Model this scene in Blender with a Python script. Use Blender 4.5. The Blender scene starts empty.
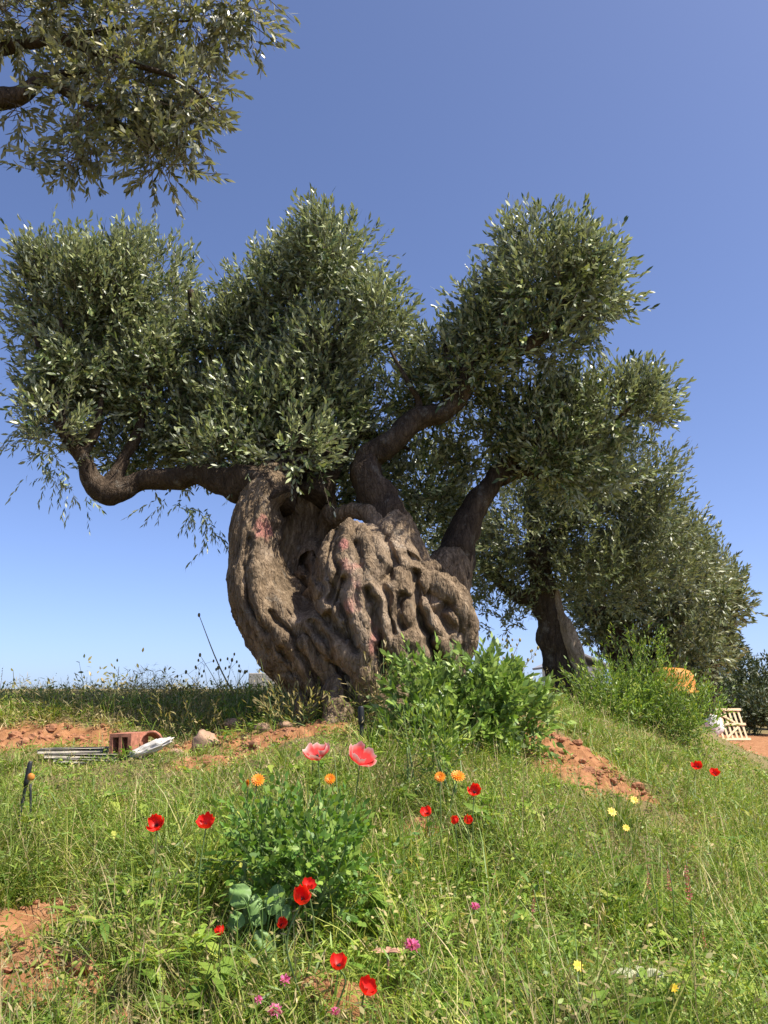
import bpy, math, random
import numpy as np
from mathutils import Vector, Matrix, noise as mnoise
from mathutils.bvhtree import BVHTree

random.seed(7)
rng = np.random.default_rng(7)
R = math.radians
sc = bpy.context.scene
COL = sc.collection

# ------------------------------------------------------------------ camera
CAM = np.array([0.0, 0.0, 1.5])
PITCH = R(12.35)
F = 804.0
FW = np.array([0, math.cos(PITCH), math.sin(PITCH)])
UP = np.array([0, -math.sin(PITCH), math.cos(PITCH)])
RT = np.array([1.0, 0, 0])
cam = bpy.data.cameras.new('camera')
cam.sensor_width = 36.0
cam.lens = 36.0 * F / 1024.0
cam.clip_start = 0.05
cam.clip_end = 3000
cam_o = bpy.data.objects.new('camera', cam)
COL.objects.link(cam_o)
cam_o.location = CAM
cam_o.rotation_euler = (R(90) + PITCH, 0, 0)
sc.camera = cam_o


def ray(px, py):
    d = FW * F + RT * (px - 384) + UP * (512 - py)
    return d / d[1]


def at(px, py, Y):
    return CAM + ray(px, py) * Y


# ------------------------------------------------------------------ world, sun
SUN_EL, SUN_AZ = 57.0, 68.0       # azimuth: degrees to the right of straight behind the camera
SDIR = np.array([math.sin(R(SUN_AZ)) * math.cos(R(SUN_EL)),
                 -math.cos(R(SUN_AZ)) * math.cos(R(SUN_EL)), math.sin(R(SUN_EL))])
w = bpy.data.worlds.new('World')
sc.world = w
w.use_nodes = True
nt = w.node_tree
bg = nt.nodes['Background']
sky = nt.nodes.new('ShaderNodeTexSky')
sky.sky_type = 'NISHITA'
sky.sun_disc = False
sky.sun_elevation = R(SUN_EL)
sky.sun_rotation = math.atan2(SDIR[0], SDIR[1])
geo = nt.nodes.new('ShaderNodeTexCoord')
lift = nt.nodes.new('ShaderNodeVectorMath')     # raises the pale haze band of the sky a little above the land
lift.operation = 'ADD'
lift.inputs[1].default_value = (0, 0, 0.03)
nt.links.new(geo.outputs['Generated'], lift.inputs[0])
nt.links.new(lift.outputs[0], sky.inputs[0])
sky.air_density = 0.6
sky.dust_density = 1.5
sky.ozone_density = 3.0
tint = nt.nodes.new('ShaderNodeMix')
tint.data_type = 'RGBA'
tint.blend_type = 'MULTIPLY'
tint.inputs[0].default_value = 1.0
tint.inputs[7].default_value = (1.02, 1.0, 1.12, 1)
nt.links.new(sky.outputs[0], tint.inputs[6])
nt.links.new(tint.outputs[2], bg.inputs[0])
bg.inputs[1].default_value = 0.127
sl = bpy.data.lights.new('sun', 'SUN')
sl.energy = 5.0
sl.angle = R(0.53)
sl.color = (1.0, 0.93, 0.82)
so = bpy.data.objects.new('sun', sl)
COL.objects.link(so)
so.rotation_euler = Vector(-SDIR).to_track_quat('-Z', 'Y').to_euler()
so.location = (6, -8, 12)

sc.view_settings.view_transform = 'Standard'
sc.view_settings.look = 'None'
sc.view_settings.exposure = 0.8
sc.view_settings.gamma = 1.0
sc.cycles.max_bounces = 6
sc.cycles.diffuse_bounces = 3
sc.cycles.transmission_bounces = 3
sc.cycles.transparent_max_bounces = 4
sc.cycles.use_denoising = True


# ------------------------------------------------------------------ materials
class Mat:
    def __init__(s, name, rough=0.8, spec=0.3):
        s.m = bpy.data.materials.new(name)
        s.m.use_nodes = True
        s.t = s.m.node_tree
        s.p = s.t.nodes['Principled BSDF']
        s.out = s.t.nodes['Material Output']
        s.p.inputs['Roughness'].default_value = rough
        s.p.inputs['Specular IOR Level'].default_value = spec

    def n(s, typ, **kw):
        x = s.t.nodes.new(typ)
        for k, v in kw.items():
            setattr(x, k, v)
        return x

    def l(s, a, b):
        s.t.links.new(a, b)

    def coord(s, scale=(1, 1, 1), gen='Object', rot=(0, 0, 0)):
        c = s.n('ShaderNodeTexCoord')
        mp = s.n('ShaderNodeMapping')
        mp.inputs['Scale'].default_value = scale
        mp.inputs['Rotation'].default_value = rot
        s.l(c.outputs[gen], mp.inputs[0])
        return mp.outputs[0]

    def noise(s, vec, scale, detail=4, rough=0.55, dist=0.0):
        x = s.n('ShaderNodeTexNoise')
        x.inputs['Scale'].default_value = scale
        x.inputs['Detail'].default_value = detail
        x.inputs['Roughness'].default_value = rough
        x.inputs['Distortion'].default_value = dist
        s.l(vec, x.inputs['Vector'])
        return x.outputs['Fac']

    def ramp(s, fac, stops):
        x = s.n('ShaderNodeValToRGB')
        e = x.color_ramp.elements
        while len(e) < len(stops):
            e.new(0.5)
        for el, (p, c) in zip(e, stops):
            el.position = p
            el.color = (*c, 1) if len(c) == 3 else c
        s.l(fac, x.inputs[0])
        return x.outputs[0]

    def mix(s, fac, a, b, mode='MIX'):
        x = s.n('ShaderNodeMix', data_type='RGBA', blend_type=mode)
        for sock, v in ((x.inputs[0], fac), (x.inputs[6], a), (x.inputs[7], b)):
            if hasattr(v, 'is_output'):
                s.l(v, sock)
            elif isinstance(v, (int, float)):
                sock.default_value = v
            else:
                sock.default_value = (*v, 1)
        return x.outputs[2]

    def math(s, op, a, b=0.0):
        x = s.n('ShaderNodeMath', operation=op)
        for sock, v in ((x.inputs[0], a), (x.inputs[1], b)):
            if hasattr(v, 'is_output'):
                s.l(v, sock)
            else:
                sock.default_value = v
        return x.outputs[0]

    def color(s, c):
        if hasattr(c, 'is_output'):
            s.l(c, s.p.inputs['Base Color'])
        else:
            s.p.inputs['Base Color'].default_value = (*c, 1)
        return s

    def bump(s, h, strength=0.5, dist=0.02):
        b = s.n('ShaderNodeBump')
        b.inputs['Strength'].default_value = strength
        b.inputs['Distance'].default_value = dist
        s.l(h, b.inputs['Height'])
        s.l(b.outputs[0], s.p.inputs['Normal'])
        return s

    def translucent(s, col, fac):
        tr = s.n('ShaderNodeBsdfTranslucent')
        if hasattr(col, 'is_output'):
            s.l(col, tr.inputs[0])
        else:
            tr.inputs[0].default_value = (*col, 1)
        mx = s.n('ShaderNodeMixShader')
        mx.inputs[0].default_value = fac
        s.l(s.p.outputs[0], mx.inputs[1])
        s.l(tr.outputs[0], mx.inputs[2])
        s.l(mx.outputs[0], s.out.inputs[0])
        return s


def leaf_mat(name, stops, under=None, rough=0.45, trans=0.25, patch=1.5, spec=0.4, patch_amt=0.35):
    """leaf: colour varies per leaf and by broad patches; the underside may be a paler colour"""
    m = Mat(name, rough, spec)
    g = m.n('ShaderNodeNewGeometry')
    c = m.ramp(g.outputs['Random Per Island'], stops)
    nz = m.noise(m.coord(), patch, 2)
    v = m.ramp(nz, [(0.3, (1 - patch_amt,) * 3), (0.7, (1 + patch_amt,) * 3)])
    c = m.mix(1.0, c, v, 'MULTIPLY')
    if under:
        c = m.mix(g.outputs['Backfacing'], c, under)
    m.color(c)
    if trans:
        tc = m.mix(1.0, c, (1.3, 1.35, 0.6), 'MULTIPLY')
        m.translucent(tc, trans)
    return m.m


def plain(name, col, rough=0.7, var=0.15, scale=20, bump=0.2, dist=0.005, spec=0.3):
    m = Mat(name, rough, spec)
    nz = m.noise(m.coord(), scale, 5)
    m.color(m.ramp(nz, [(0.3, tuple(x * (1 - var) for x in col)), (0.7, tuple(min(1, x * (1 + var)) for x in col))]))
    if bump:
        m.bump(nz, bump, dist)
    return m.m


def bark_mat(name, dark, mid, light, stain=False, zs=0.22, scale=22):
    m = Mat(name, 0.9, 0.15)
    v = m.coord((1, 1, zs))
    n1 = m.noise(v, scale, 6, 0.65, 0.6)
    n2 = m.noise(m.coord(), 4.5, 4, 0.6)
    n3 = m.noise(m.coord((1, 1, 0.45)), 70, 3, 0.6, 0.4)
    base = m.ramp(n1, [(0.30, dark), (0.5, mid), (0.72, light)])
    base = m.mix(1.0, base, m.ramp(n2, [(0.3, (0.78, 0.76, 0.74)), (0.7, (1.2, 1.15, 1.08))]), 'MULTIPLY')
    if stain:
        at_ = m.n('ShaderNodeAttribute', attribute_name='stain')
        f = m.math('MULTIPLY', at_.outputs['Fac'], m.ramp(n1, [(0.35, (0.35,) * 3), (0.6, (1,) * 3)]))
        base = m.mix(f, base, (0.40, 0.165, 0.135))
        a2 = m.n('ShaderNodeAttribute', attribute_name='bare')
        f2 = m.math('MULTIPLY', a2.outputs['Fac'], 0.75)
        base = m.mix(f2, base, m.ramp(n3, [(0.3, (0.30, 0.22, 0.15)), (0.7, (0.46, 0.36, 0.26))]))
    lich = m.ramp(m.noise(m.coord(), 6.5, 6, 0.7), [(0.56, (0, 0, 0)), (0.68, (1, 1, 1))])
    base = m.mix(m.math('MULTIPLY', lich, 0.4), base, (0.26, 0.245, 0.205))
    vo = m.n('ShaderNodeTexVoronoi', feature='DISTANCE_TO_EDGE')
    vo.inputs['Scale'].default_value = 34
    wv = m.n('ShaderNodeVectorMath', operation='ADD')
    wn = m.n('ShaderNodeTexNoise')
    wn.inputs['Scale'].default_value = 7
    m.l(m.coord(), wn.inputs['Vector'])
    wsc = m.n('ShaderNodeVectorMath', operation='SCALE')
    wsc.inputs['Scale'].default_value = 0.10
    m.l(wn.outputs['Color'], wsc.inputs[0])
    m.l(m.coord((1, 1, 0.30)), wv.inputs[0])
    m.l(wsc.outputs[0], wv.inputs[1])
    m.l(wv.outputs[0], vo.inputs['Vector'])
    crack = m.ramp(vo.outputs['Distance'], [(0.0, (0, 0, 0)), (0.16, (1, 1, 1))])
    base = m.mix(1.0, base, m.ramp(crack, [(0.0, (0.68, 0.66, 0.64)), (0.6, (1, 1, 1))]), 'MULTIPLY')
    m.color(base)
    h = m.math('ADD', m.math('ADD', m.math('MULTIPLY', n1, 0.8), m.math('MULTIPLY', n3, 0.5)), m.math('MULTIPLY', crack, 0.22))
    m.bump(h, 0.9, 0.024)
    return m.m


OLIVE_STOPS = [(0.0, (0.036, 0.060, 0.020)), (0.4, (0.080, 0.116, 0.036)), (0.70, (0.235, 0.275, 0.105)), (1.0, (0.50, 0.52, 0.28))]  # wide per-leaf contrast: palest leaves carry sun glints in their colour
M_olive = leaf_mat('olive_leaf', OLIVE_STOPS, under=(0.30, 0.325, 0.225), rough=0.38, trans=0.16, spec=0.42)
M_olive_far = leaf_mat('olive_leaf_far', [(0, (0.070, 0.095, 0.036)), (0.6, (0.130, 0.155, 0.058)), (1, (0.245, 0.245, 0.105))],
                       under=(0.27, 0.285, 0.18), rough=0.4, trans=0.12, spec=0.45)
M_olive_near = leaf_mat('olive_leaf_near', [(0, (0.080, 0.095, 0.036)), (0.6, (0.17, 0.18, 0.075)), (1, (0.40, 0.36, 0.18))],
                        under=(0.28, 0.28, 0.19), rough=0.38, trans=0.2, spec=0.5)
M_twig = plain('twig_bark', (0.13, 0.10, 0.07), 0.9)
M_trunk = bark_mat('old_olive_bark', (0.066, 0.048, 0.030), (0.175, 0.130, 0.084), (0.34, 0.265, 0.18), stain=True)
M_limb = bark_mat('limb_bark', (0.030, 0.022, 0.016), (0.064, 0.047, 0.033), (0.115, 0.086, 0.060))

M_dead = bark_mat('dead_wood', (0.16, 0.12, 0.085), (0.30, 0.235, 0.17), (0.45, 0.37, 0.28))

M_grass = leaf_mat('grass_blade', [(0, (0.075, 0.140, 0.016)), (0.5, (0.160, 0.245, 0.030)), (0.88, (0.29, 0.335, 0.056)), (1, (0.50, 0.43, 0.15))],
                   rough=0.5, trans=0.3, patch=1.4, patch_amt=0.42)
M_straw = leaf_mat('dry_straw', [(0, (0.23, 0.185, 0.075)), (0.5, (0.35, 0.28, 0.125)), (1, (0.50, 0.41, 0.21))], rough=0.6, trans=0.2)
M_forb = leaf_mat('weed_leaf', [(0, (0.095, 0.175, 0.022)), (0.55, (0.170, 0.265, 0.036)), (0.9, (0.28, 0.345, 0.052)), (1, (0.40, 0.40, 0.09))],
                  rough=0.5, trans=0.3, patch=1.6, patch_amt=0.35)
M_shrub = leaf_mat('shrub_leaf', [(0, (0.110, 0.195, 0.028)), (0.6, (0.200, 0.315, 0.050)), (1, (0.32, 0.42, 0.09))],
                   under=(0.20, 0.27, 0.10), rough=0.4, trans=0.28, patch=3, patch_amt=0.2)
M_mallow = leaf_mat('mallow_leaf', [(0, (0.085, 0.185, 0.030)), (0.6, (0.150, 0.270, 0.042)), (1, (0.26, 0.36, 0.06))],
                    rough=0.5, trans=0.3, patch=4, patch_amt=0.2)
M_round = leaf_mat('waxy_leaf', [(0, (0.115, 0.215, 0.055)), (1, (0.18, 0.29, 0.085))], rough=0.5, trans=0.15, patch=25, patch_amt=0.2)
M_dark = leaf_mat('dark_hedge_leaf', [(0, (0.035, 0.055, 0.020)), (0.7, (0.065, 0.085, 0.032)), (1, (0.12, 0.125, 0.055))], rough=0.5, trans=0.15, patch=.6)
M_drybush = leaf_mat('dry_weed_leaf', [(0, (0.19, 0.19, 0.055)), (0.5, (0.33, 0.285, 0.11)), (1, (0.48, 0.38, 0.19))], rough=0.6, trans=0.35)
M_stem = plain('green_stem', (0.13, 0.19, 0.06), 0.6)
M_red = leaf_mat('poppy_petal', [(0, (0.62, 0.012, 0.010)), (1, (0.80, 0.030, 0.018))], rough=0.5, trans=0.3, patch=60, patch_amt=0.15)
m = Mat('rimlit_poppy_petal', 0.5, 0.3)
a_ = m.n('ShaderNodeAttribute', attribute_name='edge')
c_ = m.ramp(a_.outputs['Fac'], [(0.0, (0.72, 0.02, 0.025)), (0.55, (0.78, 0.07, 0.06)), (0.85, (0.82, 0.36, 0.31)), (1, (0.85, 0.62, 0.55))])  # petal rims fade to pale: light from above painted into the colour
m.color(c_).translucent(c_, 0.3)
M_rimlit = m.m
M_black = plain('poppy_heart', (0.02, 0.02, 0.018), 0.7)
M_orange = leaf_mat('marigold_petal', [(0, (0.75, 0.22, 0.01)), (1, (0.85, 0.34, 0.02))], rough=0.5, trans=0.3, patch=60, patch_amt=0.1)
M_ocentre = plain('marigold_heart', (0.45, 0.12, 0.01), 0.8)
M_pink = leaf_mat('pink_petal', [(0, (0.55, 0.08, 0.24)), (1, (0.72, 0.22, 0.42))], rough=0.5, trans=0.3, patch=60, patch_amt=0.1)
M_sorrel = leaf_mat('sorrel_seed', [(0, (0.42, 0.10, 0.10)), (1, (0.58, 0.24, 0.20))], rough=0.6, trans=0.3, patch=60, patch_amt=0.1)
M_yellow = leaf_mat('yellow_petal', [(0, (0.75, 0.48, 0.02)), (1, (0.85, 0.62, 0.05))], rough=0.5, trans=0.3, patch=60, patch_amt=0.1)
M_terra = plain('terracotta', (0.36, 0.15, 0.095), 0.9, 0.42, 26, 0.6)
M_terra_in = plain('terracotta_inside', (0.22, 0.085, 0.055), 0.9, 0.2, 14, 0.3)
M_wood = plain('weathered_plank', (0.34, 0.31, 0.26), 0.9, 0.45, 16, 0.3)
M_pine = plain('pale_pine_wood', (0.60, 0.45, 0.27), 0.7, 0.15, 12, 0.2)
M_white = plain('white_plaster', (0.72, 0.70, 0.66), 0.8, 0.1, 7, 0.3, 0.01)
M_block = plain('concrete_block', (0.34, 0.32, 0.295), 0.9, 0.2, 8, 0.4, 0.01)
M_mortar = plain('mortar', (0.24, 0.22, 0.20), 0.95, 0.15, 12, 0.3)
M_stone = plain('tan_stone', (0.36, 0.235, 0.155), 0.9, 0.25, 9, 0.6, 0.02)
M_rubber = plain('black_plastic', (0.02, 0.022, 0.024), 0.5, 0.2, 30, 0.1)
M_rust = plain('orange_plastic', (0.52, 0.20, 0.035), 0.6, 0.2, 6, 0.1)
M_roofgrey = plain('grey_roof', (0.30, 0.31, 0.33), 0.7, 0.1, 5, 0.1)
M_shed = plain('dark_shed_wall', (0.035, 0.042, 0.052), 0.7, 0.2, 5, 0.1)


# ------------------------------------------------------------------ mesh helpers
class MB:
    def __init__(s):
        s.V, s.Q, s.T, s.qm, s.tm = [], [], [], [], []
        s.n = 0
        s.attrs = {}

    def add(s, V, Q=None, T=None, mat=0):
        V = np.asarray(V, dtype=np.float64).reshape(-1, 3)
        if Q is not None and len(Q):
            Q = np.asarray(Q, dtype=np.int64).reshape(-1, 4)
            s.Q.append(Q + s.n)
            s.qm.append(np.full(len(Q), mat))
        if T is not None and len(T):
            T = np.asarray(T, dtype=np.int64).reshape(-1, 3)
            s.T.append(T + s.n)
            s.tm.append(np.full(len(T), mat))
        s.V.append(V)
        s.n += len(V)

    def arrays(s):
        V = np.concatenate(s.V)
        Q = np.concatenate(s.Q) if s.Q else np.zeros((0, 4), int)
        T = np.concatenate(s.T) if s.T else np.zeros((0, 3), int)
        return V, Q, T

    def mesh(s, name, mats, org=(0, 0, 0), smooth=True):
        V, Q, T = s.arrays()
        V = V - np.asarray(org)
        me = bpy.data.meshes.new(name)
        me.vertices.add(len(V))
        me.vertices.foreach_set('co', V.astype(np.float32).ravel())
        nl = Q.size + T.size
        me.loops.add(nl)
        me.loops.foreach_set('vertex_index', np.concatenate([Q.ravel(), T.ravel()]).astype(np.int32))
        me.polygons.add(len(Q) + len(T))
        ls = np.concatenate([np.arange(len(Q)) * 4, Q.size + np.arange(len(T)) * 3]).astype(np.int32)
        me.polygons.foreach_set('loop_start', ls)
        mi = np.concatenate([np.concatenate(s.qm) if s.qm else np.zeros(0), np.concatenate(s.tm) if s.tm else np.zeros(0)]).astype(np.int32)
        for mm in (mats if isinstance(mats, (list, tuple)) else [mats]):
            me.materials.append(mm)
        me.polygons.foreach_set('material_index', mi)
        me.polygons.foreach_set('use_smooth', np.full(len(mi), smooth))
        me.update(calc_edges=True)
        me.validate()
        return me

    def build(s, name, mats, parent=None, smooth=True):
        org = np.array(parent.location) if parent is not None else (0, 0, 0)
        if parent is not None and parent.parent is not None:
            org = np.array(parent.parent.location) + org
        o = bpy.data.objects.new(name, s.mesh(name, mats, org, smooth))
        COL.objects.link(o)
        if parent is not None:
            o.parent = parent
        return o


def tag(o, label=None, cat=None, group=None, kind=None):
    for k, v in (('label', label), ('category', cat), ('group', group), ('kind', kind)):
        if v:
            o[k] = v
    return o


def thing(name, label, cat, loc, group=None):
    o = bpy.data.objects.new(name, None)
    o.empty_display_size = 0.1
    COL.objects.link(o)
    o.location = [float(x) for x in loc]
    return tag(o, label, cat, group)


def norm(v):
    v = np.asarray(v, dtype=np.float64)
    return v / np.maximum(np.linalg.norm(v, axis=-1, keepdims=True), 1e-9)


def rdir(n):
    return norm(rng.normal(size=(n, 3)))


def strips(mb, P, D, N, L, W, prof, bend=0.0, bdir=None, mat=0, cup=0.0):
    """many ribbons (leaves, blades): base P, direction D, face normal about N, length L, width W"""
    n = len(P)
    if n == 0:
        return
    L = np.broadcast_to(np.asarray(L, float), (n,))
    W = np.broadcast_to(np.asarray(W, float), (n,))
    D = norm(D)
    S = norm(np.cross(D, N))
    NN = np.cross(S, D)
    k = len(prof)
    t = np.linspace(0, 1, k)
    B = -NN if bdir is None else np.broadcast_to(np.asarray(bdir, float), (n, 3))
    bend = np.broadcast_to(np.asarray(bend, float), (n,))
    c = P[:, None, :] + D[:, None, :] * (L[:, None] * t)[:, :, None] + B[:, None, :] * ((bend * L)[:, None] * t ** 2)[:, :, None]
    hw = 0.5 * W[:, None] * np.asarray(prof)[None, :]
    off = S[:, None, :] * hw[:, :, None]
    if cup:
        lift = NN[:, None, :] * (hw * cup)[:, :, None]
        V = np.stack([c - off + lift, c, c + off + lift], axis=2)
        idx = np.arange(n * k * 3).reshape(n, k, 3)
        Q = np.concatenate([np.stack([idx[:, :-1, j], idx[:, :-1, j + 1], idx[:, 1:, j + 1], idx[:, 1:, j]], axis=-1).reshape(-1, 4) for j in (0, 1)])
    else:
        V = np.stack([c - off, c + off], axis=2)
        idx = np.arange(n * k * 2).reshape(n, k, 2)
        Q = np.stack([idx[:, :-1, 0], idx[:, :-1, 1], idx[:, 1:, 1], idx[:, 1:, 0]], axis=-1).reshape(-1, 4)
    mb.add(V.reshape(-1, 3), Q, mat=mat)


def smooth_path(pts, rad, sub=6):
    pts = np.asarray(pts, float)
    rad = np.asarray(rad, float)
    A = np.concatenate([pts, rad[:, None]], axis=1)
    A = np.vstack([2 * A[0] - A[1], A, 2 * A[-1] - A[-2]])
    out = []
    for i in range(1, len(A) - 2):
        p0, p1, p2, p3 = A[i - 1], A[i], A[i + 1], A[i + 2]
        for j in range(sub):
            t = j / sub
            out.append(0.5 * (2 * p1 + (p2 - p0) * t + (2 * p0 - 5 * p1 + 4 * p2 - p3) * t * t + (3 * p1 - p0 - 3 * p2 + p3) * t ** 3))
    out.append(A[-2])
    out = np.array(out)
    return out[:, :3], np.maximum(out[:, 3], rad.min() * 0.5)


def tube(mb, pts, rad, seg=8, sub=6, mat=0, rough=0.0, freq=4.0, ridges=0.0, seed=0.0):
    if len(pts) > 2 or sub > 1:
        p, r = smooth_path(pts, rad, sub)
    else:
        p, r = np.asarray(pts, float), np.asarray(rad, float)
    n = len(p)
    tg = norm(np.gradient(p, axis=0))
    ref = np.array([0.13, 1.0, 0.07]) if abs(tg[0][1]) < 0.8 else np.array([1.0, 0.1, 0.05])
    a = norm(np.cross(tg, ref))
    b = np.cross(tg, a)
    th = np.linspace(0, 2 * math.pi, seg, endpoint=False)
    rr = np.repeat(r[:, None], seg, axis=1)
    ring = a[:, None, :] * np.cos(th)[None, :, None] + b[:, None, :] * np.sin(th)[None, :, None]
    if ridges:
        ph = np.sin(np.arange(n) * 0.21 + seed) * 0.7
        rr = rr * (1 + ridges * (np.cos(th[None, :] * 3 + ph[:, None]) * 0.6 + np.cos(th[None, :] * 5 + 1.7 * ph[:, None] + 1) * 0.5))
    V = p[:, None, :] + ring * rr[:, :, None]
    if rough:
        flat = V.reshape(-1, 3)
        nz = np.array([mnoise.noise(Vector(v * freq)) + 0.5 * mnoise.noise(Vector(v * freq * 2.7)) for v in flat]).reshape(n, seg)
        V = p[:, None, :] + ring * (rr * (1 + rough * nz))[:, :, None]
    V = V.reshape(-1, 3)
    i = np.arange(n - 1)[:, None] * seg
    j = np.arange(seg)[None, :]
    j2 = (np.arange(seg) + 1)[None, :] % seg
    Q = np.stack([i + j, i + j2, i + seg + j2, i + seg + j], axis=-1).reshape(-1, 4)
    V = np.vstack([V, p[0], p[-1]])
    c0, c1 = n * seg, n * seg + 1
    jj = np.arange(seg)
    T = np.concatenate([np.stack([np.full(seg, c0), (jj + 1) % seg, jj], 1),
                        np.stack([np.full(seg, c1), (n - 1) * seg + jj, (n - 1) * seg + (jj + 1) % seg], 1)])
    mb.add(V, Q, T, mat)
    return p, r


def ellipsoid(mb, c, rad, seg=24, rings=14, mat=0, jitter=0.0, rot=None, freq=2.0):
    th = np.linspace(0, math.pi, rings + 2)[1:-1]
    ph = np.linspace(0, 2 * math.pi, seg, endpoint=False)
    T_, P_ = np.meshgrid(th, ph, indexing='ij')
    u = np.stack([np.sin(T_) * np.cos(P_), np.sin(T_) * np.sin(P_), np.cos(T_)], -1).reshape(-1, 3)
    u = np.vstack([u, [0, 0, 1], [0, 0, -1]])
    k = np.ones(len(u))
    if jitter:
        o = rng.uniform(0, 50, 3)
        k = 1 + jitter * np.array([mnoise.noise(Vector(x * freq + o)) + .4 * mnoise.noise(Vector(x * freq * 2.6 + o)) for x in u])
    V = u * k[:, None] * np.asarray(rad)
    if rot is not None:
        V = V @ np.array(rot).T
    V = V + np.asarray(c)
    i = np.arange(rings - 1)[:, None] * seg
    j = np.arange(seg)[None, :]
    j2 = (j + 1) % seg
    Q = np.stack([i + j, i + seg + j, i + seg + j2, i + j2], -1).reshape(-1, 4)
    a, b = rings * seg, rings * seg + 1
    jj = np.arange(seg)
    T = np.concatenate([np.stack([np.full(seg, a), jj, (jj + 1) % seg], 1),
                        np.stack([np.full(seg, b), (rings - 1) * seg + (jj + 1) % seg, (rings - 1) * seg + jj], 1)])
    mb.add(V, Q, T, mat)


def box(mb, c, half, rot=None, mat=0, bev=0.0):
    """box with chamfered edges"""
    h = np.asarray(half, float)
    b = min(bev, h.min() * 0.45) if bev else h.min() * 0.06
    V, idx = [], {}
    for sx in (-1, 1):
        for sy in (-1, 1):
            for sz in (-1, 1):
                for ax in range(3):
                    s_ = np.array([sx, sy, sz], float)
                    p = s_ * (h - b)
                    p[ax] = s_[ax] * h[ax]
                    idx[(sx, sy, sz, ax)] = len(V)
                    V.append(p)
    Q, T = [], []
    for ax in range(3):
        o1, o2 = (ax + 1) % 3, (ax + 2) % 3
        for s_ in (-1, 1):
            q = []
            for (a, c2) in ((-1, -1), (1, -1), (1, 1), (-1, 1)):
                k = [0, 0, 0]
                k[ax], k[o1], k[o2] = s_, a, c2
                q.append(idx[(*k, ax)])
            Q.append(q if s_ > 0 else q[::-1])
        for a in (-1, 1):
            for c2 in (-1, 1):
                k0, k1 = [0, 0, 0], [0, 0, 0]
                k0[ax], k1[ax] = -1, 1
                k0[o1] = k1[o1] = a
                k0[o2] = k1[o2] = c2
                q = [idx[(*k0, o1)], idx[(*k1, o1)], idx[(*k1, o2)], idx[(*k0, o2)]]
                Q.append(q if a * c2 > 0 else q[::-1])
    for sx in (-1, 1):
        for sy in (-1, 1):
            for sz in (-1, 1):
                t = [idx[(sx, sy, sz, a)] for a in range(3)]
                T.append(t if sx * sy * sz > 0 else t[::-1])
    V = np.array(V)
    if rot is not None:
        V = V @ np.array(rot).T
    mb.add(V + np.asarray(c), Q, T, mat)


def rotm(x=0, y=0, z=0):
    return np.array((Matrix.Rotation(R(z), 3, 'Z') @ Matrix.Rotation(R(y), 3, 'Y') @ Matrix.Rotation(R(x), 3, 'X')))


# ------------------------------------------------------------------ ground
CP = np.array([  # x, y, z control points of the land
    (0, -4, .15), (-4, -4, .2), (4, -4, .05),
    (0, 0, .30), (-2.5, 0, .35), (2.5, 0, .15),
    (0, 2, .68), (-1.1, 2, .68), (1.1, 2, .55),
    (0, 3.2, .82), (-1.6, 3.2, .74), (1.6, 3.2, .55), (3.5, 3, .2),
    (0, 4.6, 1.03), (-2.3, 4.6, .84), (1.2, 4.6, .86), (2.3, 4.6, .52), (-5, 4.6, .8),
    (-.3, 6.3, 1.35), (.8, 6.1, 1.28), (1.5, 6.6, 1.14), (-1.6, 6.2, 1.06), (-2.0, 5.6, 1.02), (-3.0, 5.7, .98), (-2.5, 6.1, 1.03), (-3.3, 6.15, 1.0), (-2.9, 6.75, 1.25), (-4.0, 6.75, 1.23), (-1.9, 6.75, 1.25), (3, 6.5, .42), (-6, 6.2, 1.0),
    (0, 8.2, 1.40), (1.5, 8.2, 1.36), (2.5, 8.0, .92), (-2.0, 8.4, 1.3), (-3.5, 8.6, 1.27), (-6, 8.2, 1.25), (4.2, 8.3, .34),
    (2.7, 11, 1.40), (4.1, 11, .85), (4.9, 11, .35), (5.8, 11, .08), (0, 11, 1.3), (-5, 11, 1.3), (-9, 11, 1.3),
    (5.2, 15, 1.1), (6.3, 15, .35), (7.4, 15, .05), (9.5, 15, .02), (0, 16, 1.1), (-9, 16, 1.15),
    (7.2, 20, .4), (8.6, 20, .03), (10, 20, 0), (12, 24, 0), (0, 24, .9), (-14, 24, 1.0), (16, 16, 0), (18, 26, 0), (10, 8, 0), (12, 0, 0), (-12, 4, .8), (-12, -2, .5), (0, 32, .3), (-14, 32, .5), (12, 32, 0),
])


def _phi(r2):
    return 0.5 * r2 * np.log(r2 + 1e-9)


_d2 = ((CP[:, None, :2] - CP[None, :, :2]) ** 2).sum(-1)
_n = len(CP)
_A = np.zeros((_n + 3, _n + 3))
_A[:_n, :_n] = _phi(_d2) + np.eye(_n) * 0.15
_A[:_n, _n] = 1
_A[:_n, _n + 1:] = CP[:, :2]
_A[_n:, :_n] = _A[:_n, _n:].T
_W = np.linalg.solve(_A, np.concatenate([CP[:, 2], np.zeros(3)]))


def sst(a, b, x):
    t = np.clip((x - a) / (b - a), 0, 1)
    return t * t * (3 - 2 * t)


def hbase(x, y):
    x, y = np.asarray(x, float), np.asarray(y, float)
    sh = np.broadcast(x, y).shape
    x, y = np.broadcast_to(x, sh).ravel(), np.broadcast_to(y, sh).ravel()
    out = np.empty(len(x))
    for i in range(0, len(x), 50000):
        a, b = np.clip(x[i:i + 50000], -16, 20), np.clip(y[i:i + 50000], -6, 34)
        d2 = (a[:, None] - CP[None, :, 0]) ** 2 + (b[:, None] - CP[None, :, 1]) ** 2
        out[i:i + 50000] = _phi(d2) @ _W[:_n] + _W[_n] + a * _W[_n + 1] + b * _W[_n + 2]
    fade = (1 - sst(22, 34, y)) * (1 - sst(10, 18, x)) * (1 - sst(10, 16, -x)) * (1 - sst(1, 6, -y))
    return (np.clip(out, -.2, 1.6) * fade).reshape(sh)


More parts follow.
